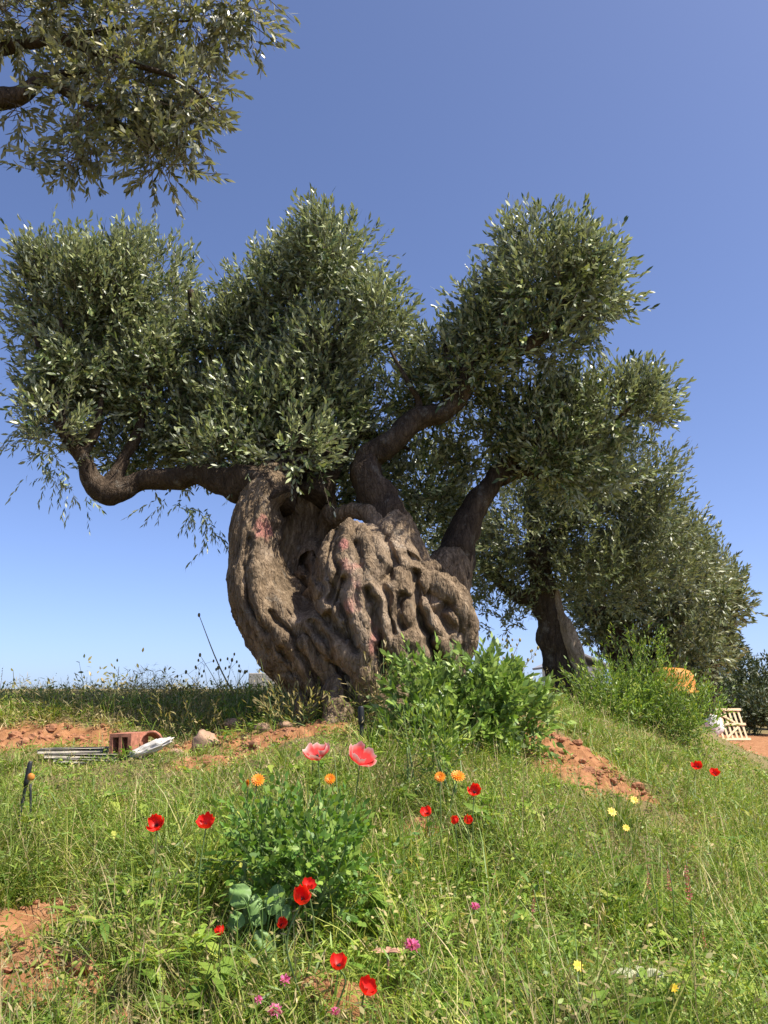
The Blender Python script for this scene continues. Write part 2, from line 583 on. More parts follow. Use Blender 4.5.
def vnoise(x, y, f, seed):
    """cheap lattice value noise"""
    x, y = np.asarray(x) * f + seed * 17.3, np.asarray(y) * f + seed * 9.1
    xi, yi = np.floor(x), np.floor(y)
    fx, fy = x - xi, y - yi
    fx, fy = fx * fx * (3 - 2 * fx), fy * fy * (3 - 2 * fy)

    def hsh(a, b):
        v = np.sin(a * 127.1 + b * 311.7 + seed * 74.7) * 43758.5453
        return v - np.floor(v)
    return (hsh(xi, yi) * (1 - fx) + hsh(xi + 1, yi) * fx) * (1 - fy) + (hsh(xi, yi + 1) * (1 - fx) + hsh(xi + 1, yi + 1) * fx) * fy


def ground_ray(px, py, off=0.0):
    d = ray(px, py)
    ys = np.linspace(1.2, 40, 1600)
    z = CAM[2] + d[2] * ys
    h = hbase(d[0] * ys, ys) + off
    k = np.argmax(h >= z)
    if h[k] < z[k]:
        k = len(ys) - 1
    return np.array([d[0] * ys[k], ys[k], h[k] - off])


BARE = []   # bare red earth: (x, y, rx, ry, strength)
for (px, py, rx, ry, s_) in [(22, 935, .20, .24, 1.2), (30, 985, .17, .14, .8), (45, 905, .10, .10, .7), (330, 1000, .17, .15, .85), (150, 1005, .14, .14, .7), (572, 752, .34, .40, 1.3), (600, 780, .34, .30, 1.2), (545, 735, .26, .34, 1.2),
                             (625, 790, .22, .22, .9), (432, 836, .09, .08, .7), (690, 850, .14, .14, .6), (205, 762, .28, .18, .8), (288, 735, .42, .22, 1.1), (258, 748, .28, .16, .8), (650, 880, .15, .2, .4), (100, 800, .25, .25, .3), (235, 1010, .1, .1, .5)]:
    g = ground_ray(px, py)
    BARE.append((g[0], g[1], rx, ry, s_))
BARE += [(-2.55, 6.4, .55, .28, 1.5), (-1.4, 6.0, .35, .25, 1.1), (9.8, 19.5, 3.0, 2.8, 2.2), (11.5, 23, 5, 3, 2)]


def bare(x, y):
    m_ = np.zeros(np.broadcast(x, y).shape)
    nx = x + (vnoise(x, y, 5, 3) - .5) * .25
    ny = y + (vnoise(x, y, 5, 4) - .5) * .25
    for (cx, cy, rx, ry, s_) in BARE:
        m_ = np.maximum(m_, s_ * np.exp(-1.2 * (((nx - cx) / rx) ** 2 + ((ny - cy) / ry) ** 2)))
    return np.clip(m_, 0, 1)


def hfull(x, y):
    b = bare(x, y)
    near = 1 - sst(9, 22, y)
    f = (vnoise(x, y, 3.1, 1) - .5) * .07 + (vnoise(x, y, 8, 2) - .5) * .04
    clod = (vnoise(x, y, 16, 5) - .5) * .045 + (vnoise(x, y, 37, 6) - .5) * .022
    return hbase(x, y) + near * (f + clod * (.35 + 1.5 * b))


def axis(lo, hi, fine_lo, fine_hi, step):
    mid = np.arange(fine_lo, fine_hi, step)
    a, v, s_ = [], fine_lo, step
    while v > lo:
        s_ *= 1.18
        v -= s_
        a.append(v)
    b, v, s_ = [], mid[-1], step
    while v < hi:
        s_ *= 1.18
        v += s_
        b.append(v)
    return np.array(a[::-1] + list(mid) + b)


gx = axis(-700, 700, -4.2, 5.2, .028)
gy = axis(-30, 1500, 1.2, 9.5, .028)
GX, GY = np.meshgrid(gx, gy, indexing='xy')
GZ = hfull(GX, GY)
gm = MB()
nx_, ny_ = len(gx), len(gy)
ii = np.arange(ny_ - 1)[:, None] * nx_ + np.arange(nx_ - 1)[None, :]
gm.add(np.stack([GX, GY, GZ], -1).reshape(-1, 3), np.stack([ii, ii + 1, ii + nx_ + 1, ii + nx_], -1).reshape(-1, 4))
m = Mat('red_earth', 0.95, 0.1)
n1 = m.noise(m.coord(), 9, 8, 0.65)
n2 = m.noise(m.coord(), 1.3, 4)
n3 = m.noise(m.coord(), 60, 5, 0.7)
soil = m.ramp(n1, [(0.28, (0.17, 0.074, 0.032)), (0.5, (0.32, 0.150, 0.068)), (0.72, (0.45, 0.240, 0.122))])
litter = m.ramp(n3, [(0.3, (0.125, 0.095, 0.042)), (0.7, (0.27, 0.205, 0.10))])
att = m.n('ShaderNodeAttribute', attribute_name='bare')
f_ = m.math('ADD', att.outputs['Fac'], m.math('MULTIPLY', m.math('SUBTRACT', n2, 0.5), 0.8))
f_ = m.ramp(f_, [(0.15, (0, 0, 0)), (0.42, (1, 1, 1))])
f_ = m.math('MULTIPLY', f_, 0.95)
far_green = m.ramp(n2, [(0.35, (0.11, 0.12, 0.04)), (0.65, (0.20, 0.16, 0.075))])
c_ = m.mix(f_, m.mix(0.35, litter, far_green), soil)
m.color(c_).bump(m.math('ADD', n1, m.math('MULTIPLY', n3, .5)), 0.8, 0.03)
ground = gm.build('ground', m.m)
m_soil = plain('soil_clod', (0.29, 0.135, 0.068), 0.95, 0.35, 25, 0.6)
at_ = ground.data.attributes.new('bare', 'FLOAT', 'POINT')
at_.data.foreach_set('value', bare(GX, GY).ravel().astype(np.float32))
tag(ground, 'red earth ground rising in a mound under the old olive tree', 'ground', kind='structure')


def gpt(px, py, off=0.0):
    g = ground_ray(px, py, off)
    g[2] = float(hfull(np.array([g[0]]), np.array([g[1]]))[0])
    return g


def gz(x, y):
    return float(hfull(np.array([x]), np.array([y]))[0])


# ------------------------------------------------------------------ main olive tree
PX = 1 / F


def T3(lst):
    """list of (px,py,Y,rpx) -> points, radii"""
    return np.array([at(a, b, c) for a, b, c, d in lst]), np.array([d * PX * c for a, b, c, d in lst])


tree_loc = np.array([-.25, 6.55, gz(-.25, 6.55)])
olive = thing('olive_tree', 'ancient olive tree with a huge gnarled trunk and lobed crown on top of the mound', 'tree', tree_loc)

base = MB()
body = [
    [(348, 735, 6.5, 46), (337, 700, 6.5, 38), (314, 664, 6.45, 37), (285, 626, 6.45, 40), (261, 588, 6.5, 32), (256, 545, 6.55, 24), (262, 508, 6.62, 24), (270, 485, 6.66, 20), (274, 468, 6.7, 10)],
    [(360, 720, 6.9, 52), (332, 640, 7.0, 46), (312, 580, 7.25, 38), (308, 530, 7.3, 30), (304, 490, 7.2, 28), (302, 460, 7.1, 14)],
    [(400, 730, 6.5, 66), (388, 690, 6.45, 62), (378, 645, 6.38, 62), (368, 600, 6.38, 60), (358, 560, 6.45, 46), (350, 535, 6.5, 27)],
    [(420, 640, 6.55, 45), (412, 600, 6.55, 36), (402, 560, 6.58, 26), (388, 520, 6.65, 20), (376, 490, 6.7, 12)],
    [(424, 695, 6.6, 34), (438, 650, 6.45, 30), (438, 615, 6.4, 33), (425, 590, 6.45, 26)],
    [(415, 670, 6.2, 25), (410, 645, 6.14, 25), (406, 628, 6.2, 15)],
    [(425, 640, 6.9, 40), (446, 580, 7.0, 26), (458, 552, 7.05, 14)],
]
for b_ in body:
    p_, r_ = T3(b_)
    tube(base, p_, r_, 28, 6, rough=0.10, freq=2.6)
V_, Q_, T_ = base.arrays()
bvh = BVHTree.FromPolygons([Vector(v) for v in V_], [list(map(int, f)) for f in Q_] + [list(map(int, f)) for f in T_])
strands = [   # ridges that run over the trunk: points in the photo's pixels, radius in pixels
    ([(318, 545), (328, 522), (345, 511), (368, 514), (386, 530), (402, 546), (411, 570), (403, 592), (388, 600)], 8),
    ([(330, 520), (314, 545), (306, 580), (314, 606), (312, 622)], 8),
    ([(350, 524), (340, 555), (351, 582), (347, 605), (358, 632), (372, 660), (380, 700)], 8.5),
    ([(360, 528), (370, 556), (366, 580), (376, 600), (386, 632), (390, 665)], 7),
    ([(374, 538), (384, 560), (382, 585), (392, 610), (396, 638), (392, 662)], 7),
    ([(326, 545), (330, 575), (324, 600), (336, 622), (334, 650)], 7),
    ([(342, 600), (338, 622), (345, 645), (352, 668)], 6),
    ([(292, 604), (312, 618), (330, 640), (350, 655), (366, 676), (376, 706)], 11),
    ([(300, 640), (318, 655), (336, 680), (346, 710)], 9),
    ([(264, 500), (256, 545), (256, 590), (276, 628), (316, 676)], 8),
    ([(252, 515), (244, 560), (244, 596), (264, 634), (300, 674)], 5),
    ([(400, 520), (398, 548), (410, 566), (424, 574)], 10),
    ([(396, 510), (388, 535), (400, 562), (412, 580)], 8),
    ([(412, 588), (428, 582), (446, 592), (462, 614), (466, 640), (458, 660)], 11),
    ([(418, 600), (424, 622), (438, 640), (444, 668)], 10),
    ([(436, 604), (448, 622), (446, 646)], 8),
    ([(398, 632), (396, 650), (404, 670)], 8),
    ([(412, 572), (414, 600), (404, 620), (400, 640)], 7),
    ([(362, 560), (358, 575), (364, 590), (360, 610), (368, 628)], 5),
    ([(392, 560), (396, 580), (390, 595)], 5),
    ([(306, 560), (300, 585), (296, 606)], 5),
    ([(290, 655), (310, 680), (325, 710)], 8),
    ([(312, 560), (318, 584), (310, 604), (322, 632), (318, 650)], 6),
    ([(334, 528), (340, 548), (334, 566), (342, 590)], 6),
    ([(384, 600), (378, 622), (372, 645), (366, 664)], 6),
    ([(402, 575), (398, 596), (408, 612)], 6),
    ([(350, 640), (360, 665), (362, 700)], 8),
    ([(378, 560), (374, 578), (384, 596), (380, 620)], 5),
    ([(300, 575), (308, 600), (300, 618)], 5),
    ([(424, 566), (432, 582), (452, 586), (468, 606)], 8),
    ([(430, 640), (448, 655), (450, 680)], 8),
    ([(266, 610), (288, 648), (310, 690)], 6),
]
trunk = MB()
trunk.add(V_, Q_, T_)


def hit(px, py):
    d = Vector(ray(px, py)).normalized()
    h_ = bvh.ray_cast(Vector(CAM), d)
    return (np.array(h_[0]), h_[3]) if h_[0] is not None else (at(px, py, 6.6), 6.6)


for s_i, (pl, r_) in enumerate(strands):
    c_, rr_ = [], []
    pl2, _ = smooth_path([(a, b, 0) for a, b in pl], np.ones(len(pl)), 4)
    for k_, (a, b, _z) in enumerate(pl2):
        h_, dist_ = hit(a, b)
        ew = 0.55 + 0.45 * math.sin(math.pi * min(1, max(0, k_ / (len(pl2) - 1)))) ** .5
        wob = 1 + .28 * mnoise.noise(Vector((a * .06, b * .06, s_i)))
        rad_ = r_ * PX * 6.3 * ew * wob * 1.12
        c_.append(h_ + norm(ray(a, b)) * rad_ * .02)
        rr_.append(rad_)
    # smooth depth along the strand
    c_ = np.array(c_)
    cs = c_.copy()
    for _k in range(16):
        cs[1:-1, 1] = (cs[:-2, 1] + cs[1:-1, 1] * 2 + cs[2:, 1]) / 4
    tube(trunk, cs, rr_, 12, 2)
for (a, b, r_) in [(298, 622, 7.5), (433, 567, 7), (286, 646, 7), (404, 640, 12), (330, 655, 7), (372, 518, 8), (318, 634, 6), (455, 640, 8), (264, 668, 5), (240, 570, 6), (360, 700, 12), (252, 618, 6)]:
    h_, _d = hit(a, b)
    ellipsoid(trunk, h_ + np.array([0, .01, 0]), np.array([1.1, 1, .95]) * r_ * PX * 6.3, 16, 10, jitter=.25)
# roots flaring into the soil
for (pl) in [[(318, 695, 6.3, 18), (306, 715, 6.15, 11), (296, 730, 6.05, 6)], [(345, 690, 6.1, 22), (338, 720, 5.9, 14), (330, 745, 5.75, 8)], [(390, 690, 6.05, 20), (392, 722, 5.85, 12), (395, 750, 5.7, 7)]]:
    p_, r_ = T3(pl)
    tube(trunk, p_, r_, 12, 5, rough=.2, freq=6)
tm = trunk.mesh('trunk_raw', [])
to = bpy.data.objects.new('trunk_raw', tm)
COL.objects.link(to)
md = to.modifiers.new('r', 'REMESH')
md.mode = 'VOXEL'
md.voxel_size = 0.0085
md2 = to.modifiers.new('s', 'SMOOTH')
md2.factor = 0.5
md2.iterations = 2
dg = bpy.context.evaluated_depsgraph_get()
tmesh = bpy.data.meshes.new_from_object(to.evaluated_get(dg))
bpy.data.objects.remove(to)
nv = len(tmesh.vertices)
co = np.empty(nv * 3, np.float32)
tmesh.vertices.foreach_get('co', co)
co = co.reshape(-1, 3).astype(float)
nr = np.empty(nv * 3, np.float32)
tmesh.vertices.foreach_get('normal', nr)
nr = nr.reshape(-1, 3).astype(float)
disp = np.empty(nv)
_d = co - CAM
_dep = _d @ FW
PXV = 384 + F * (_d @ RT) / _dep
PYV = 512 - F * (_d @ UP) / _dep
for i in range(nv):
    x, y, z = co[i]
    wx = 0.12 * mnoise.noise(Vector((x * 2.2, y * 2.2, z * 2.2)))
    v1 = 1 - abs(mnoise.noise(Vector((x * 9.5 + wx * 16, y * 9.5, z * 1.7)))) * 2
    v2 = mnoise.noise(Vector((x * 3.6, y * 3.6, z * 2.2 + 7)))
    v3 = 1 - abs(mnoise.noise(Vector((x * 24 + wx * 40, y * 24, z * 5 + 3)))) * 2
    disp[i] = (.024 if PXV[i] < 285 else .017) * (v1 - .45) + .020 * v2 + .007 * v3 + .004 + .0045 * (1 - abs(mnoise.noise(Vector((x * 52 + wx * 60, y * 52, z * 11)))) * 3)
co2 = co + nr * disp[:, None]
# deep hollows and clefts between the ridges: (line in photo pixels, width px, depth m)
clefts = [([(338, 532), (334, 556), (338, 578), (330, 600)], 3.5, .07), ([(345, 580), (340, 600), (347, 622), (356, 650)], 4, .09), ([(358, 545), (360, 565)], 3.5, .06),
          ([(368, 592), (376, 612), (378, 640), (384, 664)], 4, .09), ([(386, 540), (394, 565), (384, 585), (390, 612), (392, 632)], 4, .08), ([(400, 598), (396, 615), (402, 628)], 5, .09),
          ([(318, 548), (316, 570), (322, 590), (318, 606)], 3.5, .07), ([(414, 575), (416, 600), (424, 625), (432, 650), (436, 672)], 4.5, .12), ([(446, 606), (440, 614), (452, 628)], 5, .07),
          ([(310, 622), (326, 642), (342, 668), (352, 700)], 4, .08), ([(284, 512), (287, 545), (292, 580), (306, 604)], 11, .26), ([(296, 520), (298, 548), (304, 570)], 6, .16), ([(268, 612), (292, 640), (318, 684)], 3, .05), ([(282, 650), (300, 678), (312, 705)], 3.5, .06),
          ([(250, 540), (248, 590), (266, 632)], 2.5, .03), ([(385, 668), (392, 680)], 5, .08), ([(306, 560), (300, 580)], 4, .06), ([(406, 556), (420, 566)], 3, .06), ([(330, 616), (344, 640)], 4, .07)]
push = np.zeros(nv)
front = co2[:, 1] < 6.85
for pl_, wd_, dp_ in clefts:
    q_, _ = smooth_path([(a, b, 0) for a, b in pl_], np.ones(len(pl_)), 26)
    wig = np.array([mnoise.noise(Vector((a * .09, b * .09, dp_ * 90))) for a, b, _z in q_]) * 4
    dd_ = np.min(np.hypot(PXV[:, None] - q_[None, :, 0] - wig[None, :], PYV[:, None] - q_[None, :, 1]), axis=1)
    push = np.maximum(push, 1.45 * dp_ * np.exp(-(dd_ / wd_) ** 2))
co2[front] += (norm(_d) * push[:, None])[front]
stain = np.zeros(nv)
bare_w = np.zeros(nv)
for (a, b, ra, rb) in [(349, 568, 10, 8), (351, 604, 9, 11), (374, 640, 6, 15), (263, 530, 7, 15), (356, 585, 5, 9), (344, 545, 5, 6)]:
    h_, _d = hit(a, b)
    dx = (co2[:, 0] - h_[0]) / (ra * PX * 6.3)
    dz = (co2[:, 2] - h_[2]) / (rb * PX * 6.3)
    dy = (co2[:, 1] - h_[1]) / .22
    nzv = vnoise(co2[:, 0] * 1.0, co2[:, 2], 26, 8) * .9
    stain = np.maximum(stain, sst(1.25, .45, np.sqrt(dx * dx + dz * dz + dy * dy) + nzv - .45) if False else 1 - sst(.45, 1.25, np.sqrt(dx * dx + dz * dz + dy * dy) + nzv - .45))
for (a, b, ra, rb) in [(298, 622, 9, 9), (357, 625, 12, 30), (382, 610, 10, 45), (350, 590, 14, 40), (392, 545, 20, 25), (326, 590, 10, 25), (430, 610, 18, 25), (266, 553, 5, 12), (345, 660, 14, 14), (372, 525, 18, 12)]:
    h_, _d = hit(a, b)
    q = ((co2[:, 0] - h_[0]) / (ra * PX * 6.3)) ** 2 + ((co2[:, 2] - h_[2]) / (rb * PX * 6.3)) ** 2 + ((co2[:, 1] - h_[1]) / .25) ** 2
    bare_w = np.maximum(bare_w, np.exp(-q * 1.3) * (.4 + .7 * vnoise(co2[:, 0], co2[:, 2], 14, 9)))
co2 -= tree_loc
tmesh.vertices.foreach_set('co', co2.astype(np.float32).ravel())
for nm, arr in (('stain', stain), ('bare', np.clip(bare_w, 0, 1))):
    a_ = tmesh.attributes.new(nm, 'FLOAT', 'POINT')
    a_.data.foreach_set('value', arr.astype(np.float32))
tmesh.materials.clear()
tmesh.materials.append(M_trunk)
tmesh.polygons.foreach_set('use_smooth', np.full(len(tmesh.polygons), True))
tmesh.update()
tobj = bpy.data.objects.new('trunk', tmesh)
COL.objects.link(tobj)
tobj.parent = olive


def limb(parent, lst, seg=16, mat=None, rough=.16, name='limb'):
    mb = MB()
    p_, r_ = T3(lst)
    r_ = r_ * np.linspace(1.0, .80, len(r_))
    p_ = p_.copy()
    p_[1:-1] += rng.normal(size=(len(p_) - 2, 3)) * (r_[1:-1, None] * .16)
    tube(mb, p_, r_, seg, 10, rough=rough * 1.7, freq=6, ridges=.10, seed=lst[0][0])
    return mb.build(name, mat or M_limb, parent)


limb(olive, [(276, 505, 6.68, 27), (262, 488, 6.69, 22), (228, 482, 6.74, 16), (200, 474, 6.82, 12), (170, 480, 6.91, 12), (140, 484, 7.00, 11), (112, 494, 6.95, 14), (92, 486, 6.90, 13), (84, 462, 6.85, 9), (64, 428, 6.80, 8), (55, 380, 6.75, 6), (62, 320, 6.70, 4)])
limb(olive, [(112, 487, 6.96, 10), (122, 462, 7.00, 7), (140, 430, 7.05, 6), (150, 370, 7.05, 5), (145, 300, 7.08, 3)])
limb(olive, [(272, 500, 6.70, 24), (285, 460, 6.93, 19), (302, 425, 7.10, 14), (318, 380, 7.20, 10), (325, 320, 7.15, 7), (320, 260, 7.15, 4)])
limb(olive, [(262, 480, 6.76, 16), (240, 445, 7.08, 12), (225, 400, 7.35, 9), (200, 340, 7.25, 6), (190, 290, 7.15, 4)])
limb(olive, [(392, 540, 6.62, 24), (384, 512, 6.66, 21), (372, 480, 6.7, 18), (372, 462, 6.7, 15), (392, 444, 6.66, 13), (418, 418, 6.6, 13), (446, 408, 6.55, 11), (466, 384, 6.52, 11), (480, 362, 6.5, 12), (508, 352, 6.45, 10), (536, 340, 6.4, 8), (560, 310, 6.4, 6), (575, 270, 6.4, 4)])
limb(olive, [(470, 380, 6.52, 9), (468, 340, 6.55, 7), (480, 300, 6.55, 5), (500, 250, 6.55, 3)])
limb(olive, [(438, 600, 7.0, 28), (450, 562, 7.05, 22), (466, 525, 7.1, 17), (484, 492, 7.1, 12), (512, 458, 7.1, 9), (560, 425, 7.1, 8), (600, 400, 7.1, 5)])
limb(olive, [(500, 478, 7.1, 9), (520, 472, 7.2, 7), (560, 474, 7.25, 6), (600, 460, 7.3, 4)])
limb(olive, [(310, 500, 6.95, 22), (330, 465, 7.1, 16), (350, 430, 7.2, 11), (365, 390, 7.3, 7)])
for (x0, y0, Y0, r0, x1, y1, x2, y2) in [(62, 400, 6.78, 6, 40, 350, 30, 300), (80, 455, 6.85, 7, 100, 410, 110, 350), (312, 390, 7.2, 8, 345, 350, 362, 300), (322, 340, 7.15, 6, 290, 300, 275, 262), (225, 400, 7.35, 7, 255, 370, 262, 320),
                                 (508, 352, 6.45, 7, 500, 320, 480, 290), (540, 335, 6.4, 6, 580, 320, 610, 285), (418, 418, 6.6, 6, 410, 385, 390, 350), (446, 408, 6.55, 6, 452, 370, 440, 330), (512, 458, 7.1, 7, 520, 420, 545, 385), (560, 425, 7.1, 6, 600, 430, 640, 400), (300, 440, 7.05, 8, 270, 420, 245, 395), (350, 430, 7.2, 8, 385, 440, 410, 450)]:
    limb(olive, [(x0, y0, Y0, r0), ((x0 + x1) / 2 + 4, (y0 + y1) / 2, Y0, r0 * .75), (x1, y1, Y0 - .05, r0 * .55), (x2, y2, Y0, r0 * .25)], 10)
# small stub
limb(olive, [(300, 438, 6.7, 9), (318, 434, 6.66, 7), (330, 428, 6.64, 5)], 10)


def crown_mesh(blobs, n_twigs, leaf=(.050, .072), wid=.0135, lpt=14, twig_len=(.16, .34), clumps=26, up=.7, spread=.16, droop=0.0, prof=(.2, 1, .06), stems=True, shell=.45, shoots=.05):
    """blobs: (centre, radii, weight). Twigs set with leaves, gathered in clumps near each lobe's surface."""
    mb = MB()
    tot = sum(b[2] for b in blobs)
    for (c, rad, wgt) in blobs:
        c, rad = np.asarray(c, float), np.asarray(rad, float)
        nt_ = int(n_twigs * wgt / tot)
        cd = rdir(clumps)
        cr = 0.62 + .38 * rng.random(clumps)
        cc = cd * cr[:, None]
        k = rng.integers(0, clumps, nt_)
        u = cc[k] + rng.normal(size=(nt_, 3)) * spread / rad.mean() * 1.1
        loose = rng.random(nt_) < .27
        ld = rdir(nt_)
        rr = (shell + (1 - shell) * rng.random(nt_)) * (1 + .2 * np.sin(ld[:, 0] * 7 + c[0] * 3) * np.sin(ld[:, 2] * 6 + c[1]))
        u[loose] = (ld * rr[:, None])[loose]
        ln = np.linalg.norm(u, axis=1)
        u = u * np.minimum(1, 1.1 / np.maximum(ln, .01))[:, None]
        P = c + u * rad
        D = norm(norm(u) * .8 + np.array([0, 0, up - droop]) + rng.normal(size=(nt_, 3)) * .45)
        TL = rng.uniform(*twig_len, nt_)
        # a few long upright shoots that break the outline
        shoot = rng.random(nt_) < shoots
        TL[shoot] *= 1.5
        P[shoot] += D[shoot] * .05
        sd = norm(np.cross(D, rdir(nt_)))
        if stems:
            strips(mb, P - D * .05, D, sd, TL + .05, .005, (1, .7, .3), .1, mat=1)
        # leaves
        for q in range(lpt):
            t = (q + rng.random(nt_)) / lpt
            base_ = P + D * (TL * t)[:, None] - np.cross(sd, D) * (.1 * TL * t * t)[:, None]
            ang = q * 1.57 + rng.normal(size=nt_) * .35
            e2 = np.cross(D, sd)
            side = sd * np.cos(ang)[:, None] + e2 * np.sin(ang)[:, None]
            op = (1.05 - .75 * t + rng.normal(size=nt_) * .15)[:, None]
            LD = norm(D + side * op - np.array([0, 0, .12 + droop * .5]))
            NN = norm(D * .9 - side * .4 + np.array([0, 0, .25]) + rng.normal(size=(nt_, 3)) * .35)
            strips(mb, base_, LD, NN, rng.uniform(*leaf, nt_), wid * rng.uniform(.75, 1.25, nt_), prof, rng.normal(.06, .1, nt_))
    return mb


def blob(px, py, Y, rx, ry, rd, wgt=None):
    s = PX * Y
    return (at(px, py, Y), (rx * s, rd, ry * s), wgt if wgt else rx * ry * (rd ** .5))


mainblobs = [
    blob(95, 325, 7.05, 92, 100, .75), blob(150, 285, 7.20, 62, 62, .6), blob(55, 300, 7.00, 52, 62, .5), blob(165, 385, 7.30, 70, 55, .6), blob(70, 400, 7.05, 50, 42, .45), blob(190, 435, 7.45, 60, 34, .5),
    blob(310, 300, 7.25, 80, 85, .75), blob(338, 250, 6.90, 48, 44, .45), blob(265, 285, 7.25, 42, 45, .45), blob(290, 385, 7.35, 85, 58, .6), blob(375, 320, 6.90, 38, 52, .5), blob(235, 345, 7.25, 34, 50, .4), blob(245, 430, 7.10, 60, 42, .45),
    blob(300, 395, 6.95, 52, 42, .4), blob(255, 400, 7.0, 44, 48, .4), blob(330, 350, 6.9, 44, 44, .4),
    blob(215, 345, 7.25, 38, 62, .4), blob(205, 420, 7.30, 48, 40, .4), blob(120, 450, 7.35, 50, 22, .3),
    blob(545, 265, 6.4, 72, 56, .6), blob(590, 268, 6.4, 42, 52, .45), blob(490, 300, 6.5, 46, 42, .45), blob(470, 345, 6.55, 46, 40, .4), blob(530, 320, 6.4, 55, 26, .35), blob(530, 232, 6.4, 36, 26, .35),
    blob(600, 400, 7.1, 62, 48, .6), blob(540, 400, 7.2, 55, 45, .5), blob(640, 385, 7.1, 28, 28, .35), blob(590, 455, 7.2, 60, 35, .5),
    blob(395, 385, 6.95, 38, 30, .35), blob(440, 352, 6.9, 32, 26, .3), blob(50, 425, 6.65, 30, 30, .3), blob(292, 436, 6.6, 46, 28, .3), blob(225, 452, 6.75, 40, 20, .3), blob(345, 408, 7.05, 34, 30, .3), blob(505, 400, 6.95, 34, 28, .35), blob(552, 432, 6.85, 44, 22, .3), blob(140, 455, 7.35, 50, 18, .25),
    blob(428, 515, 7.8, 36, 42, .4), blob(330, 470, 7.6, 50, 28, .4), blob(480, 440, 7.3, 40, 30, .35), blob(545, 450, 6.95, 40, 26, .3),
    blob(440, 385, 6.9, 40, 34, .35), blob(350, 455, 7.4, 52, 48, .45), blob(420, 470, 7.5, 44, 46, .45),
]
mainblobs = [(c_ - np.array([0, 0, .21 if (c_[0] > .6 and c_[2] > 3.9) else (.11 if c_[0] > -1.2 else .03)]), tuple(np.array(r_) * .84), w_) for c_, r_, w_ in mainblobs]
cm = crown_mesh(mainblobs, 14500, lpt=12, clumps=10, wid=.0225, leaf=(.050, .078), spread=.105, twig_len=(.16, .32), prof=(.15, .9, .85, .06))
# sparse hanging sprays under the left limb
for (a, b, Y, n_) in [(190, 505, 6.9, 9), (212, 520, 6.8, 8), (218, 538, 6.8, 4), (60, 470, 6.9, 8), (42, 470, 6.9, 6), (75, 490, 6.9, 6), (30, 430, 6.8, 8), (170, 500, 6.9, 5), (250, 470, 6.8, 10), (20, 385, 6.7, 6)]:
    sub_ = crown_mesh([(at(a, b, Y), (.10, .12, .10), 1)], n_, lpt=12, clumps=4, droop=.9, up=.2)
    V2, Q2, T2 = sub_.arrays()
    cm.add(V2, Q2[np.concatenate(sub_.qm) == 0], None, 0)
cm.build('crown', [M_olive, M_twig], olive)

# ------------------------------------------------------------------ olive trees farther along the mound
def far_olive(label, x, y, trunk_l, limbs, blobs, twigs, leaf, wid, lpt=12):
    root = thing('olive_tree', label, 'tree', (x, y, gz(x, y)), 'olive trees standing along the mound behind the big one')
    mb = MB()
    dead = len(trunk_l) > 1 and len(trunk_l[1]) == 5
    for k_, t_ in enumerate(trunk_l):
        p_, r_ = T3(t_)
        tube(mb, p_, r_, 22, 12, rough=.3, freq=4.5, ridges=.16, seed=t_[0][0])
        if dead and k_ == 0:
            mb.build('trunk', M_limb, root)
            mb = MB()
    mb.build('dead_limb' if dead else 'trunk', M_dead if dead else M_limb, root)
    for l_ in limbs:
        limb(root, l_, 10)
    blobs = [(c_ - np.array([.02 * c_[0], 0, .15]), tuple(np.array(r_) * .9), w_) for c_, r_, w_ in blobs]
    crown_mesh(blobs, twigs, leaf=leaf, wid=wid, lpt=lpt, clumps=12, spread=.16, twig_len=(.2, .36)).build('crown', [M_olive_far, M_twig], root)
    return root


Y2 = 10.6
p2 = at(568, 694, Y2)
far_olive('olive tree with a leaning forked trunk just behind the leafy green shrub', p2[0], p2[1],
          [[(572, 712, Y2, 24), (566, 682, Y2, 17), (556, 645, Y2, 14), (548, 610, Y2, 13), (541, 575, Y2, 11), (534, 540, Y2, 9)],
           [(584, 708, Y2 - .15, 15), (582, 675, Y2 - .2, 8), (572, 640, Y2 - .2, 7), (560, 615, Y2 - .12, 6), (552, 590, Y2 - .05, 6)]],
          [[(545, 580, Y2, 12), (525, 600, Y2 + .1, 8), (500, 580, Y2 + .2, 7), (480, 560, Y2 + .3, 5)], [(542, 560, Y2, 11), (570, 520, Y2, 8), (610, 490, Y2, 5)], [(540, 545, Y2, 10), (530, 500, Y2, 7), (540, 460, Y2, 4)]],
          [blob(530, 530, Y2, 70, 52, 1.0), blob(600, 510, Y2, 72, 55, 1.0), blob(650, 520, Y2, 45, 42, .8), blob(480, 560, Y2 + .3, 42, 38, .7), blob(570, 470, Y2, 75, 45, .9), blob(640, 470, Y2, 42, 36, .7), blob(505, 600, Y2 + .2, 38, 20, .5), blob(600, 565, Y2 - .1, 60, 35, .7), blob(660, 560, Y2, 45, 50, .7), blob(450, 520, Y2 + .4, 40, 50, .6)],
          3700, (.060, .09), .026)
Y3 = 14.5
p3 = at(640, 690, Y3)
far_olive('olive tree with a wide low crown behind the bright weeds on the mound', p3[0], p3[1],
          [[(640, 708, Y3, 24), (634, 670, Y3, 20), (622, 640, Y3, 17), (612, 605, Y3, 14)], [(645, 700, Y3, 14), (662, 655, Y3, 11), (680, 610, Y3, 8)]],
          [[(614, 610, Y3, 11), (590, 620, Y3, 7), (600, 590, Y3, 6), (585, 560, Y3, 4)], [(614, 612, Y3, 9), (640, 580, Y3, 6), (660, 550, Y3, 4)]],
          [blob(640, 580, Y3, 62, 52, 1.1), blob(690, 570, Y3, 50, 52, 1.0), blob(660, 530, Y3, 50, 36, .9), blob(690, 625, Y3, 46, 40, .9), blob(640, 630, Y3, 40, 30, .7), blob(600, 600, Y3, 30, 42, .7)],
          2500, (.085, .125), .036)
Y4 = 19.0
